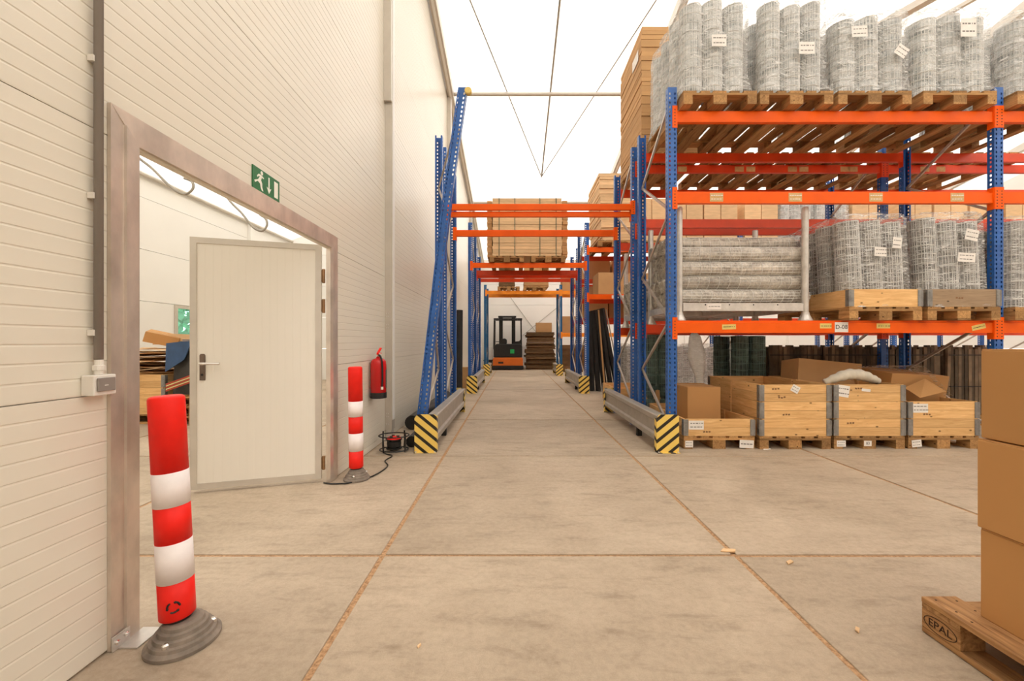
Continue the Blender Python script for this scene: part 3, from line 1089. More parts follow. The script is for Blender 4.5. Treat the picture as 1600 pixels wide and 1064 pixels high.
def film_hull(label, x0, x1, y0, y1, z0, z1, nx, ny, r, seed=1, flare=.03, group='stretch film wraps', lean=0.0):
    """film pulled round the rolls: scalloped between them, creased, flaring to the pallet"""
    R_ = random.Random(seed)
    ring = []
    cx, cy = (x0 + x1) / 2, (y0 + y1) / 2
    w, d = (x1 - x0) / 2, (y1 - y0) / 2
    sub = 7

    def edge(p, q, n):
        for i in range(n * sub):
            t = i / (n * sub)
            ring.append((p[0] + (q[0] - p[0]) * t, p[1] + (q[1] - p[1]) * t, abs(math.sin(PI * t * n)), min(t, 1 - t)))
    edge((x0, y0), (x1, y0), nx); edge((x1, y0), (x1, y1), ny); edge((x1, y1), (x0, y1), nx); edge((x0, y1), (x0, y0), ny)
    rows = 15
    q = MB()
    n = len(ring)
    for j in range(rows + 1):
        t = j / rows
        z = z0 + (z1 - z0) * t
        fl = flare * max(0, 1 - t * 5) ** 2
        for i, (x, y, sc_, ed) in enumerate(ring):
            dx, dy = x - cx, y - cy
            inset = .035 * (1 - sc_)
            nv = noise.noise(Vector((x * 7 + seed, y * 7, z * 16))) * .016 + noise.noise(Vector((x * 2.5, y * 2.5 + seed, z * 4))) * .014
            kx = 1 - (inset if abs(abs(dy) - d) > 1e-6 else 0) / w * (1 if abs(abs(dx) - w) < 1e-6 else 0)
            ky = 1 - (inset if abs(abs(dx) - w) > 1e-6 else 0) / d * (1 if abs(abs(dy) - d) < 1e-6 else 0)
            s = 1 + fl / w + nv
            corner = 1 - .05 * max(0, 1 - ed * 14)
            top = 1 - .03 * max(0, t - .93) / .07
            q.v.append((cx + dx * kx * s * corner * top + lean * (z - z0), cy + dy * ky * s * corner * top, z + noise.noise(Vector((x * 5, y * 5, seed))) * .02 * (1 if j in (0, rows) else 0)))
    for j in range(rows):
        for i in range(n):
            k = (i + 1) % n
            q.f.append((j * n + i, j * n + k, (j + 1) * n + k, (j + 1) * n + i))
    # film gathered over the top
    o = len(q.v)
    for i in range(n):
        v_ = q.v[rows * n + i]
        q.v.append((cx + (v_[0] - cx) * .8, cy + (v_[1] - cy) * .8, v_[2] + .012))
    for i in range(n):
        k = (i + 1) % n
        q.f.append((rows * n + i, rows * n + k, o + k, o + i))
    me = q.mesh('film', True)
    return tag(obj('stretch_film', me, 'film'), label, 'stretch film', group)


def wrapped_load(where, x0, y0, z0, h, green=False, nx=3, ny=4, r=.125, seed=1, core=None, lean=0.0, film=True, papers=(), jitter=.012, back=True, w=.78, d=1.14):
    R_ = random.Random(seed)
    px_, py_ = w / nx, d / ny
    for i in range(nx):
        for j in range(ny):
            if j > 0 and i > 0 and not back:
                continue
            hh = 1.0
            wire_roll('wire mesh roll standing upright under film on ' + where, 'rolls on ' + where, x0 + px_ * (i + .5) + R_.uniform(-1, 1) * .004, y0 + py_ * (j + .5) + R_.uniform(-1, 1) * .004, z0,
                      r, h + (R_.choice((0, .02, -.02)) if jitter else 0), 11, green, (0, lean, 0), core)
    f_ = film_hull('clear stretch film around the wire rolls on ' + where, x0 - .014, x0 + w + .014, y0 - .014, y0 + d + .014, z0 + .004, z0 + h + .07, nx, ny, r, seed, lean=lean) if film else None
    if f_:
        for (fx, fz, pw, ph, a) in papers:
            s_ = obj('paper_label', MB().box(-pw / 2, pw / 2, -.0012, 0, -ph / 2, ph / 2), 'paper_white', f_, (x0 + fx * w + lean * fz * h, y0 - .045, z0 + fz * h), (0, a, 0))
            scribble(s_, pw, ph, 2, 'print_grey')
    return f_


# --- top shelf of the front rack
TOPX = [1.855, 2.69, 3.545, 4.475, 5.50]
ORD = ['leftmost', 'second', 'third', 'fourth', 'fifth']
TOPH = [1.05, 1.03, .86, .88, .86]
for i, x in enumerate(TOPX):
    nm = ['leftmost pallet of the top shelf', 'second pallet of the top shelf', 'third pallet of the top shelf', 'fourth pallet of the top shelf', 'rightmost pallet of the top shelf'][i]
    pallet('brown wooden pallet, %s of the front rack' % nm.replace(' pallet of the top shelf', ' on the top shelf'), x, 4.40, L3, group='pallets on the top shelf')
    tw = (.71, .68, .79, .79, .78)[i]
    wrapped_load(nm, (1.885, 2.775, 3.575, 4.485, 5.52)[i], 4.44, L3 + PAL, TOPH[i], core='mesh_core_pale', seed=10 + i, back=False, w=tw, r=round(tw / 6 * .96, 3),
                 papers=[[(.5, .52, .16, .13, 0)], [(.62, .45, .17, .13, 0)], [(.25, .75, .17, .12, -.05), (.83, .5, .13, .12, .6)], [(.6, .78, .17, .2, 0)], []][i])
# --- pallets on the top shelf of the second row, seen from below
for i, x in enumerate((1.85, 2.86, 3.69, 4.52, 5.55, 6.5)):
    pallet('%s wooden pallet on the top shelf of the second rack row' % ('dark', 'second dark', 'third dark', 'fourth dark', 'fifth dark', 'rightmost dark')[i] if i else 'wooden pallet under the tall brown cardboard stack on the second row',
           x, 5.82, L3, group='pallets on the second row')
flat_stack('tall brown stack of flat cardboard on the second row, top left', 1.87, 2.72, 5.90, 7.06, L3 + PAL, 5.83, 30, .006, 'cardboard', seed=4)
pl_ = bpy.data.objects['cardboard_stack']
paper(pl_, -.431, -.3, 1.55, .30, .16, (0, 0, -PI / 2), rows=0)

# --- level one of the front rack: stillage with lying rolls
def stillage(label, x0, x1, y0, y1, z0, top):
    t = thing('post_pallet', label, 'stillage', (x0, y0, z0), 0, 'galvanised post pallets')
    w, d, h = x1 - x0, y1 - y0, top - z0
    for x in (0, w):
        for y in (0, d):
            p_ = obj('post', MB().lathe([(.036, .05), (.036, h - .01), (.030, h)], 14, (x, y, 0)), 'galvanised', t, smooth=False)
            obj('foot', MB().lathe([(.074, 0), (.074, .012), (.045, .07), (.04, .10)], 16, (x, y, 0)), 'galvanised', p_)
    for y in (0, d):
        b_ = obj('base_beam', MB().box(.037, w - .037, y - .025, y + .025, .115, .205), 'galvanised', t)
        if y == 0:
            for k in range(4):
                obj('bolt_hole', MB().lathe([(.008, 0), (.008, .0015)], 8), 'ink', b_, (w * (.2 + .19 * k), -.0255, .185), (PI / 2, 0, 0))
            paper(b_, w * .27, -.0265, .165, .16, .065, rows=1)
    for x in (0, w, w / 2):
        obj('cross_beam', MB().box(x - .025, x + .025, .026, d - .026, .115, .195), 'galvanised', t)
    return t


stillage('galvanised post pallet holding lying wire rolls on the front shelf', 1.905, 3.355, 4.64, 5.60, L1, 2.76)
stillage('galvanised post pallet behind the uprights on the second row shelf', 1.90, 3.30, 5.98, 6.82, L1, 2.70)


def lying_mesh(l, r):
    q = MB()
    R_ = random.Random(9)
    n = 14
    ms = 22
    prev = []
    for k in range(ms + 1):
        x = -l / 2 + l * k / ms
        for i in range(n):
            a = 2 * PI * i / n
            rr = r * (1 + .05 * noise.noise(Vector((x * 6, math.cos(a) * 1.5, math.sin(a) * 1.5))) + (.02 if k % 3 == 0 else -.015))
            if k in (0, ms): rr *= .9
            q.v.append((x, rr * math.cos(a), rr * math.sin(a)))
    for k in range(ms):
        for i in range(n):
            j = (i + 1) % n
            q.f.append((k * n + i, k * n + j, (k + 1) * n + j, (k + 1) * n + i))
    # wound ends: stepped in towards the open middle
    for k, s in ((0, -1), (ms, 1)):
        prev = [k * n + i for i in range(n)]
        for f_, dx in ((.75, -.012), (.62, .004), (.5, -.02), (.36, -.006), (.28, -.06)):
            cur = []
            for i in range(n):
                a = 2 * PI * i / n
                cur.append(len(q.v)); q.v.append((s * (l / 2 + dx), r * f_ * math.cos(a), r * f_ * math.sin(a)))
            for i in range(n):
                j = (i + 1) % n
                q.f.append((prev[i], prev[j], cur[j], cur[i]))
            prev = cur
        q.f.append(tuple(prev))
    return q


def lying_wires(l, r):
    q = MB()
    for i in range(16):
        a = 2 * PI * i / 16
        q.tube([(-l / 2, r * math.cos(a), r * math.sin(a)), (0, r * 1.015 * math.cos(a + .1), r * 1.015 * math.sin(a + .1)), (l / 2, r * math.cos(a), r * math.sin(a))], .0022, 3)
    for k in range(13):
        x = -l / 2 + l * (k + .3) / 13
        q.tube([(x + .008 * math.sin(2 * a_), r * 1.03 * math.cos(a_), r * 1.03 * math.sin(a_)) for a_ in [2 * PI * i / 14 for i in range(14)]], .003, 4, True)
    return q


def lying_roll(label, group, x, y, z, l=1.55, r=.087, seed=0):
    R_ = random.Random(seed)
    t = thing('lying_wire_roll', label, 'wire roll', (x, y, z), 0, group)
    t.rotation_euler = (R_.uniform(0, 6), 0, R_.uniform(-.008, .008))
    obj('core', shared(('lcore', l, r), lambda: lying_mesh(l, r), True), 'mesh_core_lying', t)
    obj('wires', shared(('lwires', l, r), lambda: lying_wires(l, r)), 'wire_steel', t)
    return t


LZ = [1.748, 1.912, 2.076, 2.240, 2.40]
for k, z in enumerate(LZ):
    for j in range(5):
        if k == 4 and j == 0: continue
        lab = 'lying wire roll deeper in the front post pallet behind the front rolls'
        if j == 0:
            lab = ('lowest', 'second lowest', 'second highest', 'topmost')[k] + ' lying wire roll at the front of the front post pallet'
        lying_roll(lab, 'lying wire rolls', 2.655 + (.03, .0, .03, .02, -.02)[k], 4.775 + .172 * j, z, seed=k * 7 + j)
for k in range(3):
    for j in range(3):
        lying_roll('lying wire roll in the post pallet of the second row', 'lying wire rolls behind', 2.60, 6.17 + .22 * j, 1.748 + .164 * k, seed=50 + k * 7 + j)

# --- level one: collared pallets with wrapped rolls
for i, (x, mt, nm) in enumerate(((3.68, 'pine', 'collared pallet beside the lying rolls'), (4.54, 'pine_grey', 'grey collared pallet beside the second upright'))):
    pallet('worn pallet on the lower shelf under the %s collar' % ('bright pine' if i == 0 else 'weathered grey'), x, 4.42, L1, group='pallets on the lower shelf')
    collar('%s pallet collar around wrapped rolls on the lower shelf' % ('bright pine' if i == 0 else 'weathered grey'), x, 4.42, L1 + PAL, .195, 1 if i == 0 else 1, mt)
    wrapped_load(nm, x + .045, 4.475, L1 + PAL, .98 if i == 0 else .99, core='mesh_core', seed=30 + i, w=.70, d=1.08, r=.112, lean=-.05, back=False,
                 papers=[[(.48, .62, .13, .1, .05), (.75, .72, .1, .12, .1)], [(.6, .55, .19, .1, .06), (.7, .8, .14, .12, .2)]][i])
pallet('dark pallet on the lower shelf at the right picture edge', 5.50, 4.42, L1, group='pallets on the lower shelf')
wrapped_load('lower shelf pallet at the right picture edge', 5.515, 4.46, L1 + PAL, .95, core='mesh_core', seed=36, back=False)

# --- floor under the front rack: collared crates
FZ = .0
crates = [(1.925, 1, 'beside the striped guard end', 4.56), (2.775, 3, 'second from the striped guard', 4.545), (3.625, 3, 'with a white sack on top', 4.56), (4.475, 2, 'beside the stacked cartons', 4.57)]
for i, (x, n_, wh, y) in enumerate(crates):
    p_ = pallet('wooden pallet on the floor of the crate ' + wh, x, y, 0, group='floor pallets under the front rack')
    for k in range(n_):
        lab = '%s pine collar of the floor crate %s' % (('lowest', 'middle', 'topmost')[k] if n_ == 3 else ('lower', 'upper')[k] if n_ == 2 else 'single', wh)
        c_ = collar(lab, x, y, PAL + .195 * k, .195, 2)
        if k == n_ - 1:
            if i == 0:
                paper(c_, .14, -.002, .125, .17, .10)
            if i == 1:
                paper(c_, .40, -.002, .145, .09, .08, (0, .5, 0))
            if i == 2:
                paper(c_, .10, -.002, .12, .14, .13, (0, .15, 0)); paper(c_, .36, -.002, .13, .1, .03, (0, .1, 0), rows=0)
            if i == 3:
                paper(c_, .13, -.002, .12, .18, .10)
    if i == 0:
        paper(p_, .06, -.001, .055, .09, .075, (0, 0, .02)); paper(p_, .71, -.001, .055, .16, .09, (0, .05, 0), rows=1)
    if i == 2:
        paper(p_, .08, -.001, .06, .1, .07); pp = paper(p_, .38, -.001, .062, .085, .06, rows=0)
        text('03', .042, 'ink', pp, (0, -.0013, 0), (PI / 2, 0, 0))
    if i == 3:
        paper(p_, .09, -.004, .06, .11, .08, (0, -.1, 0))
carton('tall brown carton standing in the single collar crate', 2.30, 5.12, PAL, .40, .50, .52, mat='cardboard_warm')
carton('brown carton lying low behind the three collar crate', 2.16, 6.25, 0.0, .5, .6, .5, mat='cardboard')
# white sack over the third crate
def blob(label, cat, name, c, sx, sy, sz, mat, seed, amp=.25, parts=True):
    bm = bmesh.new()
    bmesh.ops.create_icosphere(bm, subdivisions=4, radius=1)
    for v_ in bm.verts:
        k = 1 + amp * noise.noise(v_.co * 1.6 + Vector((seed, 0, 0))) + amp * .35 * noise.noise(v_.co * 5 + Vector((0, seed, 0)))
        v_.co = Vector((v_.co.x * sx * k, v_.co.y * sy * k, v_.co.z * sz * k))
    me = bpy.data.meshes.new(name); bm.to_mesh(me); bm.free()
    for q in me.polygons: q.use_smooth = True
    return tag(obj(name, me, mat, None, c), label, cat)


# --- the sack: a folded tube of cloth draped over the edge of the crate
sk = MB()
pts = catmull([(3.62, 4.70, .735), (3.72, 4.66, .79), (3.86, 4.65, .835), (4.02, 4.66, .825), (4.16, 4.68, .78), (4.25, 4.70, .75)], 5)
sk.tube(pts, [.03 + .032 * math.sin(PI * (i + .6) / len(pts)) + .006 * math.sin(i * 1.9) for i in range(len(pts))], 12)
tag(obj('cloth_sack', sk, 'cloth_white', smooth=True), 'rumpled off-white sack lying over the edge of a crate', 'sack')
# crushed cartons inside and behind the last crate
carton('big crushed carton tilted in the two collar crate', 4.90, 5.22, .40, .80, .55, .44, (.10, .06, .12), 'cardboard_warm')
carton('crushed carton leaning behind the sack crate', 4.12, 5.45, .52, .75, .45, .42, (-.12, .1, -.15), 'cardboard', tape=False)
fl = MB().add([(0, 0, 0), (.36, .02, .02), (.30, .22, .10), (.02, .2, .03), (0, 0, .004), (.36, .02, .024), (.30, .22, .104), (.02, .2, .034)],
              [(0, 1, 2, 3), (7, 6, 5, 4), (0, 4, 5, 1), (1, 5, 6, 2), (2, 6, 7, 3), (3, 7, 4, 0)])
tag(obj('cardboard_flap', fl, 'cardboard_warm', None, (4.70, 4.66, .56), (.35, -.12, .1)), 'loose torn cardboard flap sticking out of the two collar crate', 'cardboard')
fs = MB()
g = 12
for i in range(g + 1):
    for j in range(g + 1):
        u, v_ = i / g, j / g
        z = .92 - .36 * max(0, u - .6) / .4 - .05 * v_ + .03 * noise.noise(Vector((u * 5, v_ * 5, 3)))
        fs.v.append((4.45 + .85 * u, 4.86 + .6 * v_, z))
for i in range(g):
    for j in range(g):
        fs.f.append((i * (g + 1) + j, (i + 1) * (g + 1) + j, (i + 1) * (g + 1) + j + 1, i * (g + 1) + j + 1))
tag(obj('plastic_sheet', fs, 'film', smooth=True), 'clear plastic sheet draped over the crushed carton', 'plastic sheet')

# --- floor of the second row: dark goods in the shade
for i, (x, y) in enumerate(((2.02, 6.05), (2.27, 6.0), (2.1, 6.4), (2.42, 6.3))):
    wire_roll('dark green wire roll standing behind the single collar crate', 'green rolls behind the crates', x, y, 0, .125, 1.32, 12, True)
for i, (x, y) in enumerate(((3.36, 6.0), (3.60, 5.98), (3.55, 6.35), (3.25, 6.3))):
    wire_roll('green wire roll standing behind the three collar crate', 'green rolls mid shelf', x, y, 0, .115, 1.30, 14, True)
# hanging white film bag
bm_ = MB()
pr = [(1.02, .02), (1.25, .05), (1.0, .085), (.85, .10), (.7, .12), (.58, .10)]
n = 12
prof = [(.03, .72), (.075, .66), (.085, .55), (.115, .40), (.10, .30), (.06, .16), (.05, .05), (.03, 0)]
for r, z in prof:
    for k in range(n):
        a = 2 * PI * k / n
        rr = r * (1 + .25 * noise.noise(Vector((math.cos(a) * 2, math.sin(a) * 2, z * 5))))
        bm_.v.append((rr * 1.1 * math.cos(a) - .12 * (z - .35), rr * .6 * math.sin(a), z))
for i in range(len(prof) - 1):
    for k in range(n):
        l = (k + 1) % n
        bm_.f.append((i * n + k, i * n + l, (i + 1) * n + l, (i + 1) * n + k))
bm_.f.append(tuple(range(n - 1, -1, -1))); bm_.f.append(tuple((len(prof) - 1) * n + k for k in range(n)))
tag(obj('film_bag', bm_, 'film_opaque', None, (2.47, 5.42, .62), smooth=True), 'crumpled clear film bag hanging below the lower shelf', 'film bag')
def stakes(label, x0, y0, w, n_, h, seed):
    t = thing('stake_bundle', label, 'stake bundle', (x0, y0, PAL), 0, 'bundles of dark stakes')
    R_ = random.Random(seed)
    for j in range(2):
        for i in range(n_):
            hh = R_.choice((h, h - .03, h - .06))
            obj('stake', cbox(w / n_ - .006, .035, hh, 'stake'), 'stake_wood', t, (w * (i + .5) / n_, .03 + .06 * j + R_.uniform(0, .02), hh / 2), (0, R_.uniform(-.012, .012), 0))
    obj('bundle_core', MB().box(.01, w - .01, .16, .9, 0, h - .03), 'stake_wood', t)
    for z in (h * .4, h * .85):
        obj('strap', MB().box(-.004, w + .004, -.004, -.001, z, z + .015), 'ink', t)
    return t


for i, (x, wh) in enumerate(((3.735, 'left'), (4.55, 'middle'), (5.49, 'right'), (6.35, 'far right'))):
    pallet('dark pallet on the floor under the %s stake bundle of the second row' % wh, x, 5.85, 0, group='pallets under stake bundles')
    stakes('%s bundle of dark upright stakes behind the floor crates' % wh, x + .02, 5.9, .76, 15, 1.02, 60 + i)

# --- goods of the row across the second aisle
# strapped stack over the passage, on two pallets side by side
for i, x in enumerate((-.56, .42)):
    pallet('pallet carrying the strapped cardboard over the passage, %s one' % ('left' if i == 0 else 'right'), x, 9.50, 3.10, group='pallets over the passage')
flat_stack('strapped cardboard stack with pale front lying over the passage', -.50, 1.14, 9.49, 10.6, 3.10 + PAL, 4.60, 18, .008, 'cardboard_pale', (-.66, -.29, .30, .68), seed=21)
flat_stack('darker cardboard stack edge left of the strapped stack', -.64, -.515, 9.62, 10.6, 3.10 + PAL, 4.585, 24, .012, 'cardboard', seed=22)
flat_stack('darker cardboard stack edge right of the strapped stack', 1.155, 1.29, 9.62, 10.6, 3.10 + PAL, 4.585, 24, .012, 'cardboard', seed=23)
# tall pale stack at the rack's left end
pallet('pallet under the tall pale cardboard stack right of the passage', 2.0, 9.52, 3.474, group='pallets of the second aisle rack')
flat_stack('tall pale stack of flat cardboard right of the passage', 2.08, 2.84, 9.56, 10.95, 3.474 + PAL, 5.22, 22, .015, 'cardboard_pale', seed=24, lean=(-.06, 0))
# cartons and wrapped rolls along the upper level
NUM = 'first second third fourth fifth sixth seventh eighth ninth tenth eleventh twelfth thirteenth fourteenth fifteenth sixteenth seventeenth eighteenth nineteenth twentieth'.split()
ci = 0
for pi_, xx in enumerate((2.88, 3.70, 4.52, 5.48, 6.33, 7.18, 8.03, 9.13, 9.98, 10.83, 11.68)):
    pallet('%s pallet of the second aisle rack, counted from the tall pale stack' % NUM[pi_], xx, 9.52, 3.474, group='pallets of the second aisle rack')
    if pi_ in (4, 5):
        wrapped_load('second aisle rack, %s of two wrapped pallets' % ('left' if pi_ == 4 else 'right'), xx + .01, 9.56, 3.474 + PAL, 1.0, core='mesh_core_pale', seed=70 + pi_, back=False)
    else:
        for c_ in range(2):
            carton('%s pale carton from the left between the middle beams' % NUM[ci], xx + .2 + .4 * c_, 9.86, 3.474 + PAL, .385, .58, 1.0, mat='cardboard_pale', group='cartons seen between the beams', tape=False)
            ci += 1
for i, x in enumerate((2.75, 3.6, 4.45)):
    pallet('%s floor pallet in the second aisle rack, behind the front uprights' % NUM[i], x, 9.66, 0, group='floor pallets of the second aisle rack')
    wrapped_load('%s floor pallet of the second aisle rack' % NUM[i], x + .01, 9.7, PAL, .95, core='mesh_core', seed=90 + i, back=False)
for i, x in enumerate((3.75, 4.5)):
    carton('%s carton on the mid level of the second aisle rack' % ('left hand' if i == 0 else 'right hand'), x, 9.95, 2.35, .66, .7, .6, mat='cardboard')
# cartons on the two lower levels behind
for i, (x, z, w, h) in enumerate(((1.98, 2.35, .62, .52), (2.62, 2.35, .62, .50))):
    carton('%s carton on the level below the tall pale stack' % ('left' if i == 0 else 'right'), x + .35, 9.95, z, w, .7, h, mat='cardboard')
for i, (x, z) in enumerate(((2.25, 1.86), (2.96, 1.86), (3.67, 1.86), (2.3, 2.92), (3.05, 2.92))):
    carton('brown carton %s on the rack behind the black leaning rolls' % ('low left', 'low middle', 'low right', 'high left', 'high right')[i], x, 11.45, z, .68, .8, .88 if z < 2 else .55, mat='cardboard')
# black rolls leaning in the rack's floor bay
for i, (x0, x1, r, mt, lab) in enumerate(((1.95, 1.88, .065, 'black_matte', 'leftmost'), (2.10, 1.96, .07, 'black_matte', 'second'), (2.26, 2.04, .07, 'black_plastic', 'third'),
                                          (2.42, 2.12, .065, 'black_matte', 'fourth'), (2.57, 2.19, .06, 'black_plastic', 'fifth'))):
    tag(obj('black_roll', MB().tube([(x0, 10.0, .0 + r * .12), (x1, 9.98, 1.97 + .02 * i)], r, 12), mt), 'long black roll leaning in the rack bay right of the passage, %s' % lab, 'roll', 'leaning black rolls')
tag(obj('brown_tube', MB().tube([(2.235, 9.86, .01), (2.075, 9.86, 2.0)], .02, 10), 'cardboard'), 'thin brown tube leaning before the black rolls', 'tube')
tag(obj('pale_board', MB().bar((2.69, 10.02, .014), (2.29, 10.0, 2.02), .05, .02), 'cloth_white'), 'narrow pale board leaning behind the black rolls', 'board')
tag(obj('black_roll', MB().tube([(-1.30, 9.55, .004), (-1.29, 9.58, 1.97)], .085, 14), 'black_matte'), 'tall black roll standing left of the passage before the wall', 'roll')
carton('small carton by the wall behind the standing black roll', -1.32, 10.7, 0, .3, .3, .55, mat='cardboard')
# orange boxed crate in the second row floor, behind the braces
pallet('low pallet behind the diagonal braces of the second row', 1.92, 7.5, 0, group='wooden pallets')
collar('pine collar on the low pallet behind the braces', 1.92, 7.5, PAL, .195, 2)

# --- far rack and end of the hall
pallet('small pallet over the far passage, left', -.58, 14.62, 3.09, group='far pallets')
pallet('small pallet over the far passage, right', .36, 14.62, 3.09, group='far pallets')
flat_stack('small grey brown cardboard stack over the far passage', -.55, .04, 14.7, 15.6, 3.09 + PAL, 3.95, 10, .012, 'cardboard_dark', seed=31)
flat_stack('small bright cardboard stack over the far passage', .38, 1.28, 14.7, 15.6, 3.09 + PAL, 3.95, 10, .012, 'cardboard', seed=32)
carton('carton on the low amber shelf of the far rack', 2.05, 15.2, 1.55, .5, .6, .62, mat='cardboard')
carton('carton on the upper amber shelf of the far rack', 2.2, 15.2, 3.09, .8, .6, .75, mat='cardboard')
for i, (z0, z1, lab) in enumerate(((.0, .62, 'lowest'), (.62, 1.12, 'middle'), (1.12, 1.66, 'topmost'))):
    flat_stack('dark cardboard pile right of the forklift, %s bundle' % lab, .52 + .03 * i, 1.86 - .02 * i, 17.9, 18.9, z0, z1, 9, .055, 'cardboard_dark', seed=40 + i, group='dark cardboard pile')
carton('brown carton lying on the dark cardboard pile', 1.36, 18.3, 1.665, .70, .5, .42, mat='cardboard')
flat_stack('dark cardboard stack on the floor in the far rack', 1.95, 2.9, 16.4, 17.3, 0, 1.1, 9, .03, 'cardboard_dark', seed=45)


# ------------------------------------------------------------------ flexible bollards
def bollard(label, x, y, lean, scale=1.0, logo=False):
    t = thing('bollard', label, 'bollard', (x, y, 0), 0, 'red and white bollards')
    prof = [(.143, 0), (.143, .012), (.128, .022), (.124, .034), (.112, .038), (.108, .052), (.096, .056), (.092, .070), (.080, .074), (.076, .086), (.060, .092)]
    prof = [(r * scale * .88, z) for r, z in prof]
    bs = obj('base', MB().lathe(prof, 40), 'rubber_base', t)
    for k in range(3):
        a = 2 * PI * k / 3 + 2.7
        obj('base_bolt', MB().lathe([(.013, 0), (.013, .012), (.007, .018)], 8), 'chrome', bs, (.095 * scale * math.cos(a), .095 * scale * math.sin(a), .038))
    pole = obj('pole', MB().lathe([(.046, 0), (.046, .03)], 24), 'black_plastic', t, (lean * .45, 0, .080), (0, lean, 0))
    R0 = .060
    cuts = [(.0, 'red_plastic'), (.15, 'white_band'), (.305, 'red_plastic'), (.45, 'white_band'), (.585, 'red_plastic'), (.888, None)]
    for (a, mt), (b, _) in zip(cuts, cuts[1:]):
        rr = R0 + (.0009 if mt == 'white_band' else 0)
        pr = [(rr, a), (rr, b)]
        if b > .85:
            pr = [(rr, a), (rr, b - .012), (rr - .004, b - .004), (rr - .012, b), (.012, b), (.011, b - .01)]
        if a == 0:
            pr = [(rr - .006, .0)] + pr[:0] + [(rr, .006), (rr, b)]
        obj('band', MB().lathe(pr, 40), mt, pole, (0, 0, .022))
    for p_ in pole.children:
        for q in p_.data.polygons:
            q.use_smooth = abs(q.normal.z) < .5
    if logo:
        q = MB()
        cz = .062; c0 = -1.05
        for k in range(3):
            pts = []
            for i in range(7):
                a = 2 * PI * k / 3 + i * .25
                u, w = .020 * math.cos(a), .020 * math.sin(a)
                an = c0 + u / R0
                pts.append(((R0 + .001) * math.cos(an), (R0 + .001) * math.sin(an), cz + w))
            q.tube(pts, [.0028, .004, .0034, .004, .0034, .0055, .001], 5)
        obj('emblem', q, 'ink', pole, (0, 0, .022))
    return t


bollard('near red and white bollard leaning beside the door frame', -1.335, 1.632, -.052, 1.0, True)
bollard('far red and white bollard standing before the ribbed wall', -1.385, 3.56, -.01, .88)

# ------------------------------------------------------------------ exit sign
sg = thing('exit_sign', 'green emergency exit sign with running man, arrow and door', 'sign', (WX + .0045, 2.57, 2.21))
RSGN = (0, 0, PI / 2)                       # local x runs away along the wall, local -y faces the hall
obj('plate', MB().box(-.139, .139, -.0025, .0035, -.068, .070), 'sign_green', sg, (0, 0, 0), RSGN)
man = [(-.125, -.018), (-.118, -.030), (-.092, -.012), (-.070, -.020), (-.062, -.045), (-.050, -.060), (-.036, -.058), (-.048, -.036), (-.048, -.014), (-.060, .004), (-.052, .022), (-.034, .020), (-.030, .028), (-.056, .036), (-.082, .036), (-.100, .018), (-.094, .010), (-.080, .024), (-.072, .022), (-.088, .000), (-.100, -.006)]
obj('running_man', MB().prism(man, -.0035, -.0026), 'sign_white', sg, (0, 0, 0), RSGN)
hd_ = [(-.052 + .0125 * math.cos(a), .050 + .0125 * math.sin(a)) for a in [2 * PI * i / 14 for i in range(14)]]
obj('running_man_head', MB().prism(hd_, -.0035, -.0026), 'sign_white', sg, (0, 0, 0), RSGN)
obj('arrow', MB().prism([(.016, .052), (.028, .052), (.028, -.020), (.046, -.014), (.022, -.052), (-.002, -.014), (.016, -.020)], -.0035, -.0026), 'sign_white', sg, (0, 0, 0), RSGN)
obj('door_mark', MB().prism([(.078, -.052), (.120, -.052), (.120, .052), (.078, .052)], -.0035, -.0026), 'sign_white', sg, (0, 0, 0), RSGN)

# ------------------------------------------------------------------ light switch with its conduit
sw = thing('light_switch', 'white surface light switch with grey rocker on the ribbed wall', 'light switch', (WX + .001, 1.512, 1.045))
obj('box', MB().box(0, .048, -.042, .042, -.038, .038), 'white_plastic', sw, bevel=.004)
obj('rocker', MB().box(.0485, .056, -.032, .032, -.022, .027), 'grey_plastic', sw, bevel=.002)
obj('rocker_mark', MB().box(.056, .0565, -.010, .004, -.002, .001), 'paper_white', sw)
obj('gland', MB().lathe([(.014, .0), (.014, .016), (.019, .017), (.019, .034), (.013, .036), (.013, .056)], 12, (.024, 0, .0385)), 'white_plastic', sw)
cd = thing('conduit', 'grey conduit pipe running up the ribbed wall from the switch', 'conduit', (WX + .024, 1.512, 1.139))
obj('pipe', MB().tube([(0, 0, .001), (0, 0, 6.4)], .0142, 12), 'grey_plastic', cd, smooth=True)
for z in (1.24, 1.75, 2.26, 2.77, 3.28):
    obj('clip', MB().box(-.022, .0, -.020, -.0128, -.011, .011).box(-.022, -.0128, -.0128, .020, -.011, .011).box(-.022, .0, .0128, .018, -.011, .011), 'white_plastic', cd, (0, 0, z - 1.139))

# ------------------------------------------------------------------ fire extinguisher
fe = thing('fire_extinguisher', 'red fire extinguisher hanging on the wall beside the column', 'extinguisher', (WX + .096, 4.43, .605))
obj('bracket', MB().box(-.094, -.0865, -.02, .02, .12, .38), 'steel_brace', fe)
body = obj('cylinder', MB().lathe([(.07, .0), (.0835, .004), (.0835, .36), (.078, .392), (.06, .415), (.03, .425), (.022, .445)], 28), 'red_gloss', fe, smooth=True)
obj('base_ring', MB().lathe([(.078, -.012), (.0865, -.010), (.0865, .05), (.084, .052)], 28), 'black_plastic', fe)
obj('valve', MB().lathe([(.016, .445), (.02, .45), (.02, .475), (.012, .48)], 12), 'galvanised', fe)
obj('lever', MB().bar((-.0, -.03, .478), (.0, .075, .535), .022, .012).bar((0, -.03, .470), (0, .07, .478), .022, .010), 'red_plastic', fe)
obj('gauge', MB().lathe([(.014, 0), (.014, .012)], 12), 'white_plastic', fe, (.02, -.01, .462), (0, PI / 2, 0))
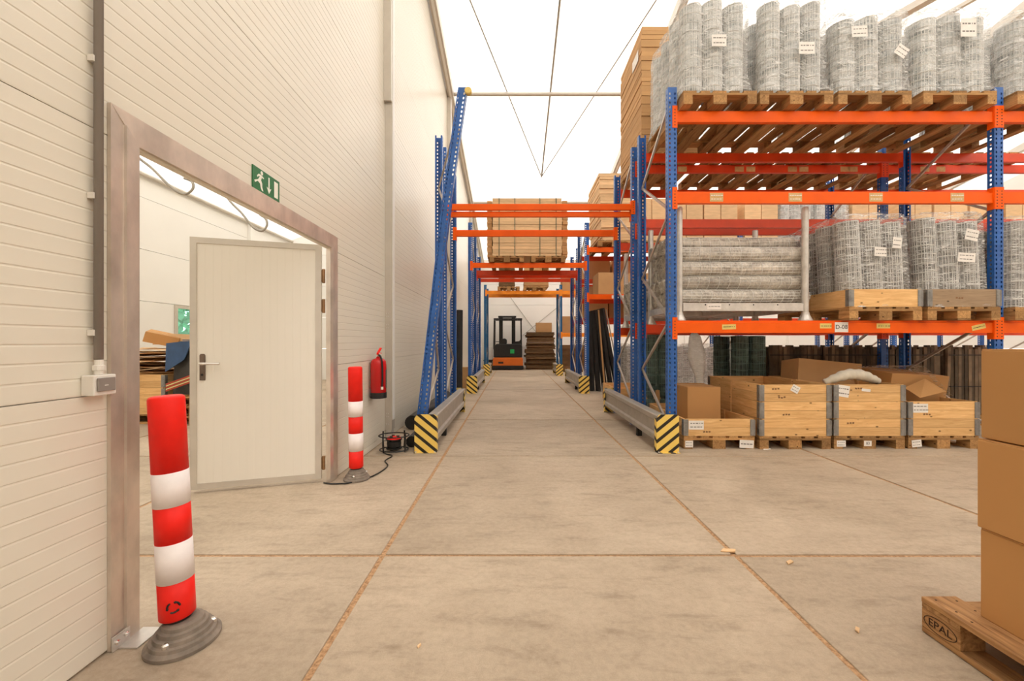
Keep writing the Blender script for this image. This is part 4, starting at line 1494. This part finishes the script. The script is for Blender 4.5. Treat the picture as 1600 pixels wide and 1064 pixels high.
hs = catmull([(.012, -.025, .462), (.045, -.06, .44), (.064, -.072, .36), (.066, -.073, .22), (.062, -.072, .12)], 6)
h_ = obj('hose', MB().tube(hs, .010, 8), 'black_plastic', fe, smooth=True)
obj('hose_clip', MB().lathe([(.014, 0), (.014, .03)], 10, (.062, -.072, .09)), 'white_plastic', h_)
lab = MB()
for i in range(9):
    a = -.75 + 1.5 * i / 8
    for z in (.10, .30):
        lab.v.append((.0842 * math.cos(a + .55), .0842 * math.sin(a + .55), z))
lab.f = [(2 * i, 2 * i + 2, 2 * i + 3, 2 * i + 1) for i in range(8)]
obj('label_sheet', lab, 'black_plastic', body)
for k, (z, ww) in enumerate(((.275, .5), (.24, .34), (.215, .4), (.19, .3), (.15, .62), (.125, .55))):
    q = MB()
    for i in range(6):
        a = .25 + ww * i / 5
        for dz in (0, .012):
            q.v.append((.0848 * math.cos(a), .0848 * math.sin(a), z + dz))
    q.f = [(2 * i, 2 * i + 2, 2 * i + 3, 2 * i + 1) for i in range(5)]
    obj('label_line', q, 'paper_white', body)

# ------------------------------------------------------------------ cable reel and its cable
cr = thing('cable_reel', 'black cable reel in a wire cage on the floor by the wall', 'cable reel', (-1.325, 4.47, 0))
cage = MB()
for z, r in ((.02, .155), (.175, .165)):
    cage.tube([(r * math.cos(a), r * .8 * math.sin(a), z) for a in [2 * PI * i / 20 for i in range(20)]], .007, 6, True)
obj('cage', cage, 'black_plastic', cr)
for k in range(4):
    a = PI / 4 + k * PI / 2 + .25
    obj('cage_leg', MB().tube([(.16 * math.cos(a), .128 * math.sin(a), .008), (.17 * math.cos(a), .136 * math.sin(a), .10), (.165 * math.cos(a), .132 * math.sin(a), .205)], .009, 6), 'black_plastic', cr)
obj('drum', MB().lathe([(.085, .03), (.085, .045), (.06, .05), (.06, .12), (.085, .125), (.085, .14)], 20), 'black_plastic', cr)
obj('wound_cable', MB().lathe([(.06, .05), (.074, .055), (.078, .085), (.074, .115), (.06, .12)], 20), 'black_matte', cr)
obj('socket_plate', MB().lathe([(.075, .14), (.07, .155), (.02, .165)], 20), 'red_plastic', cr)
for k in range(3):
    a = 2 * PI * k / 3
    obj('socket', MB().lathe([(.018, .155), (.018, .172), (.012, .172)], 12, (.042 * math.cos(a), .042 * math.sin(a), 0)), 'black_plastic', cr)
cb = catmull([(-1.62, 3.44, .007), (-1.55, 3.415, .007), (-1.47, 3.42, .007), (-1.40, 3.44, .007), (-1.26, 3.62, .007), (-1.22, 3.9, .007), (-1.30, 4.08, .007), (-1.28, 4.25, .007), (-1.36, 4.32, .007), (-1.42, 4.38, .012)], 6)
tag(obj('power_cable', MB().tube(cb, .006, 6), 'black_plastic', smooth=True), 'thin black cable on the floor from door frame to reel', 'cable')

# black rolls lying by the wall
tag(obj('lying_black_roll', MB().tube([(-1.40, 5.55, .10), (-1.40, 8.4, .10)], .098, 18), 'black_plastic', smooth=False), 'thick black roll lying along the wall past the column', 'roll')
tag(obj('lying_black_roll', MB().tube([(-1.17, 4.62, .066), (-1.22, 7.4, .066)], .065, 16), 'black_plastic'), 'thinner black roll lying beside the rail guard', 'roll')

# ------------------------------------------------------------------ forklift at the far end
fk = thing('forklift', 'orange and black reach truck forklift parked at the far end', 'forklift', (-.25, 17.6, 0))
obj('chassis', MB().prism([(-.66, .17), (.66, .17), (.66, .50), (.60, .54), (-.60, .54), (-.66, .50)], .02, 1.2), 'forklift_orange', fk, bevel=.03)
obj('skirt', MB().prism([(-.69, .03), (.69, .03), (.69, .16), (.66, .19), (-.66, .19), (-.69, .16)], -.02, 1.3), 'black_matte', fk, bevel=.02)
bd = obj('body', MB().prism([(-.63, .545), (.63, .545), (.63, 1.05), (.56, 1.14), (-.50, 1.14), (-.63, 1.02)], .06, .7), 'black_plastic', fk, bevel=.03)
obj('vent', MB().box(-.42, -.20, .012, .019, .28, .36), 'black_matte', fk)
obj('green_label', MB().box(.10, .28, .05, .059, .72, .90), 'green_label', bd)
obj('seat', MB().prism([(-.35, 1.14), (-.05, 1.14), (-.05, 1.32), (-.12, 1.38), (-.30, 1.36), (-.35, 1.28)], .2, .6), 'black_matte', fk, bevel=.03)
obj('control_panel', MB().prism([(.25, 1.14), (.60, 1.14), (.62, 1.42), (.50, 1.26), (.28, 1.24)], .2, .6), 'black_matte', fk)
for x in (-.62, .60):
    obj('guard_post', MB().bar((x, .12, .9), (x * .97, .18, 2.22), .05, .05), 'black_plastic', fk)
    obj('guard_post', MB().bar((x, .95, .5), (x * .97, .9, 2.22), .05, .05), 'black_plastic', fk)
gr_ = obj('overhead_guard', MB().box(-.62, .62, .14, .20, 2.20, 2.27).box(-.62, .62, .88, .94, 2.20, 2.27).box(-.63, -.57, .2, .88, 2.20, 2.27).box(.57, .63, .2, .88, 2.20, 2.27), 'black_plastic', fk)
for k in range(5):
    x = -.42 + .21 * k
    obj('guard_bar', MB().box(x - .012, x + .012, .2, .88, 2.22, 2.25), 'black_plastic', gr_)
for x in (-.42, .16):
    obj('mast', MB().box(x, x + .17, 1.0, 1.16, .25, 2.43), 'black_plastic', fk)
obj('mast_crossbar', MB().box(-.46, .37, 1.02, 1.14, 2.34, 2.43), 'black_plastic', fk)
obj('mast_crossbar', MB().box(-.249, .159, 1.02, 1.14, 1.0, 1.1), 'black_plastic', fk)
obj('steering_wheel', MB().tube([(-.42 + .12 * math.cos(a), .35 + .12 * math.sin(a), 1.24) for a in [2 * PI * i / 16 for i in range(16)]], .014, 6, True), 'black_plastic', fk)
for x in (-.6, .48):
    obj('wheel', MB().tube([(x, 1.45, .14), (x + .12, 1.45, .14)], .14, 18), 'black_matte', fk)
    obj('support_arm', MB().box(x - .01, x + .13, 1.301, 1.9, .16, .3) , 'forklift_orange', fk)
    obj('fork', MB().box(x * .5 - .05, x * .5 + .05, 1.165, 2.0, .30, .345), 'black_matte', fk)
tag(obj('charger_box', MB().box(-1.30, -.98, 18.6, 18.95, .0, 1.02).box(-1.27, -1.0, 18.59, 18.6, .6, .9), 'panel_plain', bevel=.01), 'pale cabinet standing left of the forklift', 'cabinet')
tag(obj('black_crate', MB().prism([(-1.28, 0), (-.98, 0), (-.95, .40), (-1.31, .40)], 17.8, 18.2).box(-1.33, -.93, 17.78, 18.22, .38, .43), 'black_matte'), 'black plastic crate on the floor left of the forklift', 'crate')

# ------------------------------------------------------------------ foreground pallet with three cartons
fp = pallet('near pallet with a branded corner block under three tan cartons', 1.706, .486, 0, group='wooden pallets', mat='pallet_red', skip=(1,), bevel=.003)
ov = [o for o in fp.children if o.name.startswith('block') and o.location.x < .1 and o.location.y > 1.0][0]
q = MB()
q.tube([(.0, .062 * math.cos(a), .030 * math.sin(a)) for a in [2 * PI * i / 36 for i in range(36)]], .0016, 5, True)
obj('oval_mark', q, 'burnt_ink', fp, (-.0004, 1.1275, .059))
text('EPAL', .042, 'burnt_ink', fp, (-.0010, 1.1275, .059), (PI / 2, 0, -PI / 2), 'brand_lettering')
nl = shared(('nail',), lambda: MB().lathe([(.004, 0), (.004, .0008)], 6))
for x in (.03, .115):
    for y in (1.04, 1.10, 1.17):
        obj('nail', nl, 'burnt_ink', fp, (x + RND.uniform(-.006, .006), y + RND.uniform(-.01, .01), .1442))
for k, nm in enumerate(('lowest', 'middle', 'topmost')):
    carton('%s of the three tan cartons stacked on the near pallet' % nm, 2.126 + (.004, -.004, .004)[k], 1.234 + (.0, .004, -.002)[k], PAL + .3462 * k, .64, .66, .342, (0, 0, (0, .004, -.003)[k]), 'cardboard_warm', 'tan cartons on the near pallet')

# ------------------------------------------------------------------ side room: crate with cardboard, covered load, hanging hoses
pallet('pallet under the pine crate in the side room', -5.15, 5.95, 0, PI / 2, group='side room pallets')
for k in range(3):
    collar('%s pine collar of the crate in the side room' % ('lowest', 'middle', 'topmost')[k], -6.35, 5.95, PAL + .195 * k, .195, 2, w=1.2, d=.8)
for k in range(9):
    R_ = random.Random(80 + k)
    s_ = MB()
    w, d = R_.uniform(.7, .95), R_.uniform(.7, 1.0)
    g = 5
    for lay in (0, .006):
        for i in range(g + 1):
            for j in range(g + 1):
                u, v_ = i / g - .5, j / g - .5
                s_.v.append((u * w, v_ * d, lay + .025 * noise.noise(Vector((u * 3 + k, v_ * 3, k)))))
    m_ = (g + 1) ** 2
    for i in range(g):
        for j in range(g):
            a = i * (g + 1) + j
            s_.f.append((a, a + 1, a + g + 2, a + g + 1)); s_.f.append((m_ + a, m_ + a + g + 1, m_ + a + g + 2, m_ + a + 1))
    rim = [i * (g + 1) for i in range(g + 1)] + [g * (g + 1) + j for j in range(1, g + 1)] + [i * (g + 1) + g for i in range(g - 1, -1, -1)] + [j for j in range(g - 1, 0, -1)]
    for a, b in zip(rim, rim[1:] + rim[:1]):
        s_.f.append((a, b, m_ + b, m_ + a))
    tag(obj('cardboard_sheet', s_, 'cardboard_pale' if k % 3 else 'cardboard', None, (-5.72 + R_.uniform(-.12, .12), 6.36 + R_.uniform(-.06, .06), .755 + .043 * k), (R_.uniform(-.05, .05), R_.uniform(-.05, .05), R_.uniform(-.35, .35))),
        '%s loose cardboard sheet on the side room crate, counted from below' % ('first second third fourth fifth sixth seventh eighth ninth'.split()[k]), 'cardboard', 'loose sheets in the side room')
carton('opened carton lying on the loose sheets in the side room', -5.62, 6.45, 1.19, .42, .4, .16, (.12, .25, .6), 'cardboard_warm', tape=False)
tag(obj('pale_carton_lid', MB().prism([(-.3, 0), (.3, 0), (.26, .16), (-.26, .18)], -.2, .2), 'cardboard_pale', None, (-5.45, 6.62, 1.17), (0, 0, .3)), 'pale cardboard lid behind the opened carton in the side room', 'carton')
for k in range(3):
    pallet('%s of three stacked pallets under the covered load' % ('lowest', 'middle', 'topmost')[k], -5.08, 5.9, PAL * k, group='side room pallets')
tp = MB()
n = 40
rows = [(0.0, 1.0), (.06, .99), (.2, .98), (.4, .96), (.6, .95), (.74, .93), (.79, .86), (.80, .5)]
for z, k in rows:
    for i in range(n):
        a = 2 * PI * i / n
        cx_, sy_ = math.cos(a), math.sin(a)
        sq = 1 / max(abs(cx_), abs(sy_)) ** .8
        wv = 1 + .06 * noise.noise(Vector((cx_ * 4, sy_ * 4, z * 1.2))) * (1.3 - z)
        tp.v.append((.47 * k * cx_ * sq * wv, .5 * k * sy_ * sq * wv, z))
for r in range(len(rows) - 1):
    for i in range(n):
        j = (i + 1) % n
        tp.f.append((r * n + i, r * n + j, (r + 1) * n + j, (r + 1) * n + i))
tp.f.append(tuple((len(rows) - 1) * n + i for i in range(n)))
tc_ = thing('covered_load', 'load under dark tarpaulin with striped straps in the side room', 'tarpaulin', (-4.61, 6.43, 3 * PAL))
obj('tarpaulin', tp, 'tarp_black', tc_, smooth=True)
obj('blue_fold', MB().add([(-.50, -.50, .76), (-.10, -.53, .80), (-.20, -.545, .52), (-.48, -.54, .34), (-.5, -.49, .76), (-.10, -.52, .80), (-.20, -.53, .52), (-.48, -.53, .34)], [(0, 1, 2, 3), (7, 6, 5, 4), (0, 4, 5, 1), (1, 5, 6, 2), (2, 6, 7, 3), (3, 7, 4, 0)]), 'tarp_blue', tc_)
for k, mt in enumerate(('strap_red', 'strap_cream', 'strap_red', 'strap_cream', 'strap_red')):
    obj('strap', MB().bar((-.45, -.56, .16 - .024 * k), (.10, -.56, .36 - .024 * k), .016, .010, (0, 1, 0)), mt, tc_)
obj('tarpaulin_top', MB().box(-.36, .36, -.38, .38, .801, .815), 'tarp_blue', tc_)
for i, (pts, lab) in enumerate(((((210, 240), (235, 262), (262, 290), (280, 300), (291, 291), (288, 278), (273, 271)), 'larger grey hose hook hanging below the side room roof'),
                                (((360, 315), (376, 332), (392, 353), (405, 359), (412, 350), (409, 339), (399, 332)), 'smaller grey hose hook hanging farther back in the side room'))):
    Yc = 4.1 if i == 0 else 6.2
    P = [((px - 802.5) / 630 * Yc, Yc + .02 * k, 1.204 - (py - 535) / 630 * Yc) for k, (px, py) in enumerate(pts)]
    hk = thing('hose_hook', lab, 'hook', P[0], 0, 'hose hooks in the side room')
    P = [tuple(Vector(p) - Vector(P[0])) for p in P]
    P = [(P[0][0] - (P[1][0] - P[0][0]) * 1.0, P[0][1], P[0][2] + .24)] + P
    obj('hook_tube', MB().tube(catmull(P, 6), .013 if i == 0 else .018, 8), 'cable_grey', hk, smooth=True)
    zt = 4.49 + (P[0][0] + hk.location.x - XO) / (WX - .082 - XO) * 1.96 - hk.location.z
    obj('hanger_wire', MB().tube([(P[0][0], P[0][1], P[0][2] - .01), (P[0][0], P[0][1], zt)], .004, 5), 'cable_grey', hk)

# ------------------------------------------------------------------ litter on the floor
for i, (px, py, s) in enumerate(((1138, 861, .05), (1198, 702, .06), (1234, 879, .03), (1340, 985, .02), (655, 1010, .012))):
    Y = 758.5 / (py - 535)
    X = (px - 802.5) / 630 * Y
    m_ = MB().add([(-s, -.2 * s, 0), (.6 * s, -.35 * s, 0), (s, .3 * s, 0), (-.4 * s, .4 * s, 0), (-s, -.2 * s, .004), (.6 * s, -.35 * s, .007), (s, .3 * s, .004), (-.4 * s, .4 * s, .006)],
                  [(3, 2, 1, 0), (4, 5, 6, 7), (0, 1, 5, 4), (1, 2, 6, 5), (2, 3, 7, 6), (3, 0, 4, 7)])
    tag(obj('floor_scrap', m_, 'cardboard_pale' if i != 1 else 'paper_white', None, (X, Y, .0005), (0, 0, .3 * i)),
        ('small wood chip lying on the crossing of two floor joints', 'white paper scrap on the floor before the second crate', 'tiny splinter on the floor right of the joint crossing', 'tiny pale splinter on the near floor joint', 'tiny crumb on the near middle floor slab')[i], 'scrap', 'scraps on the floor')
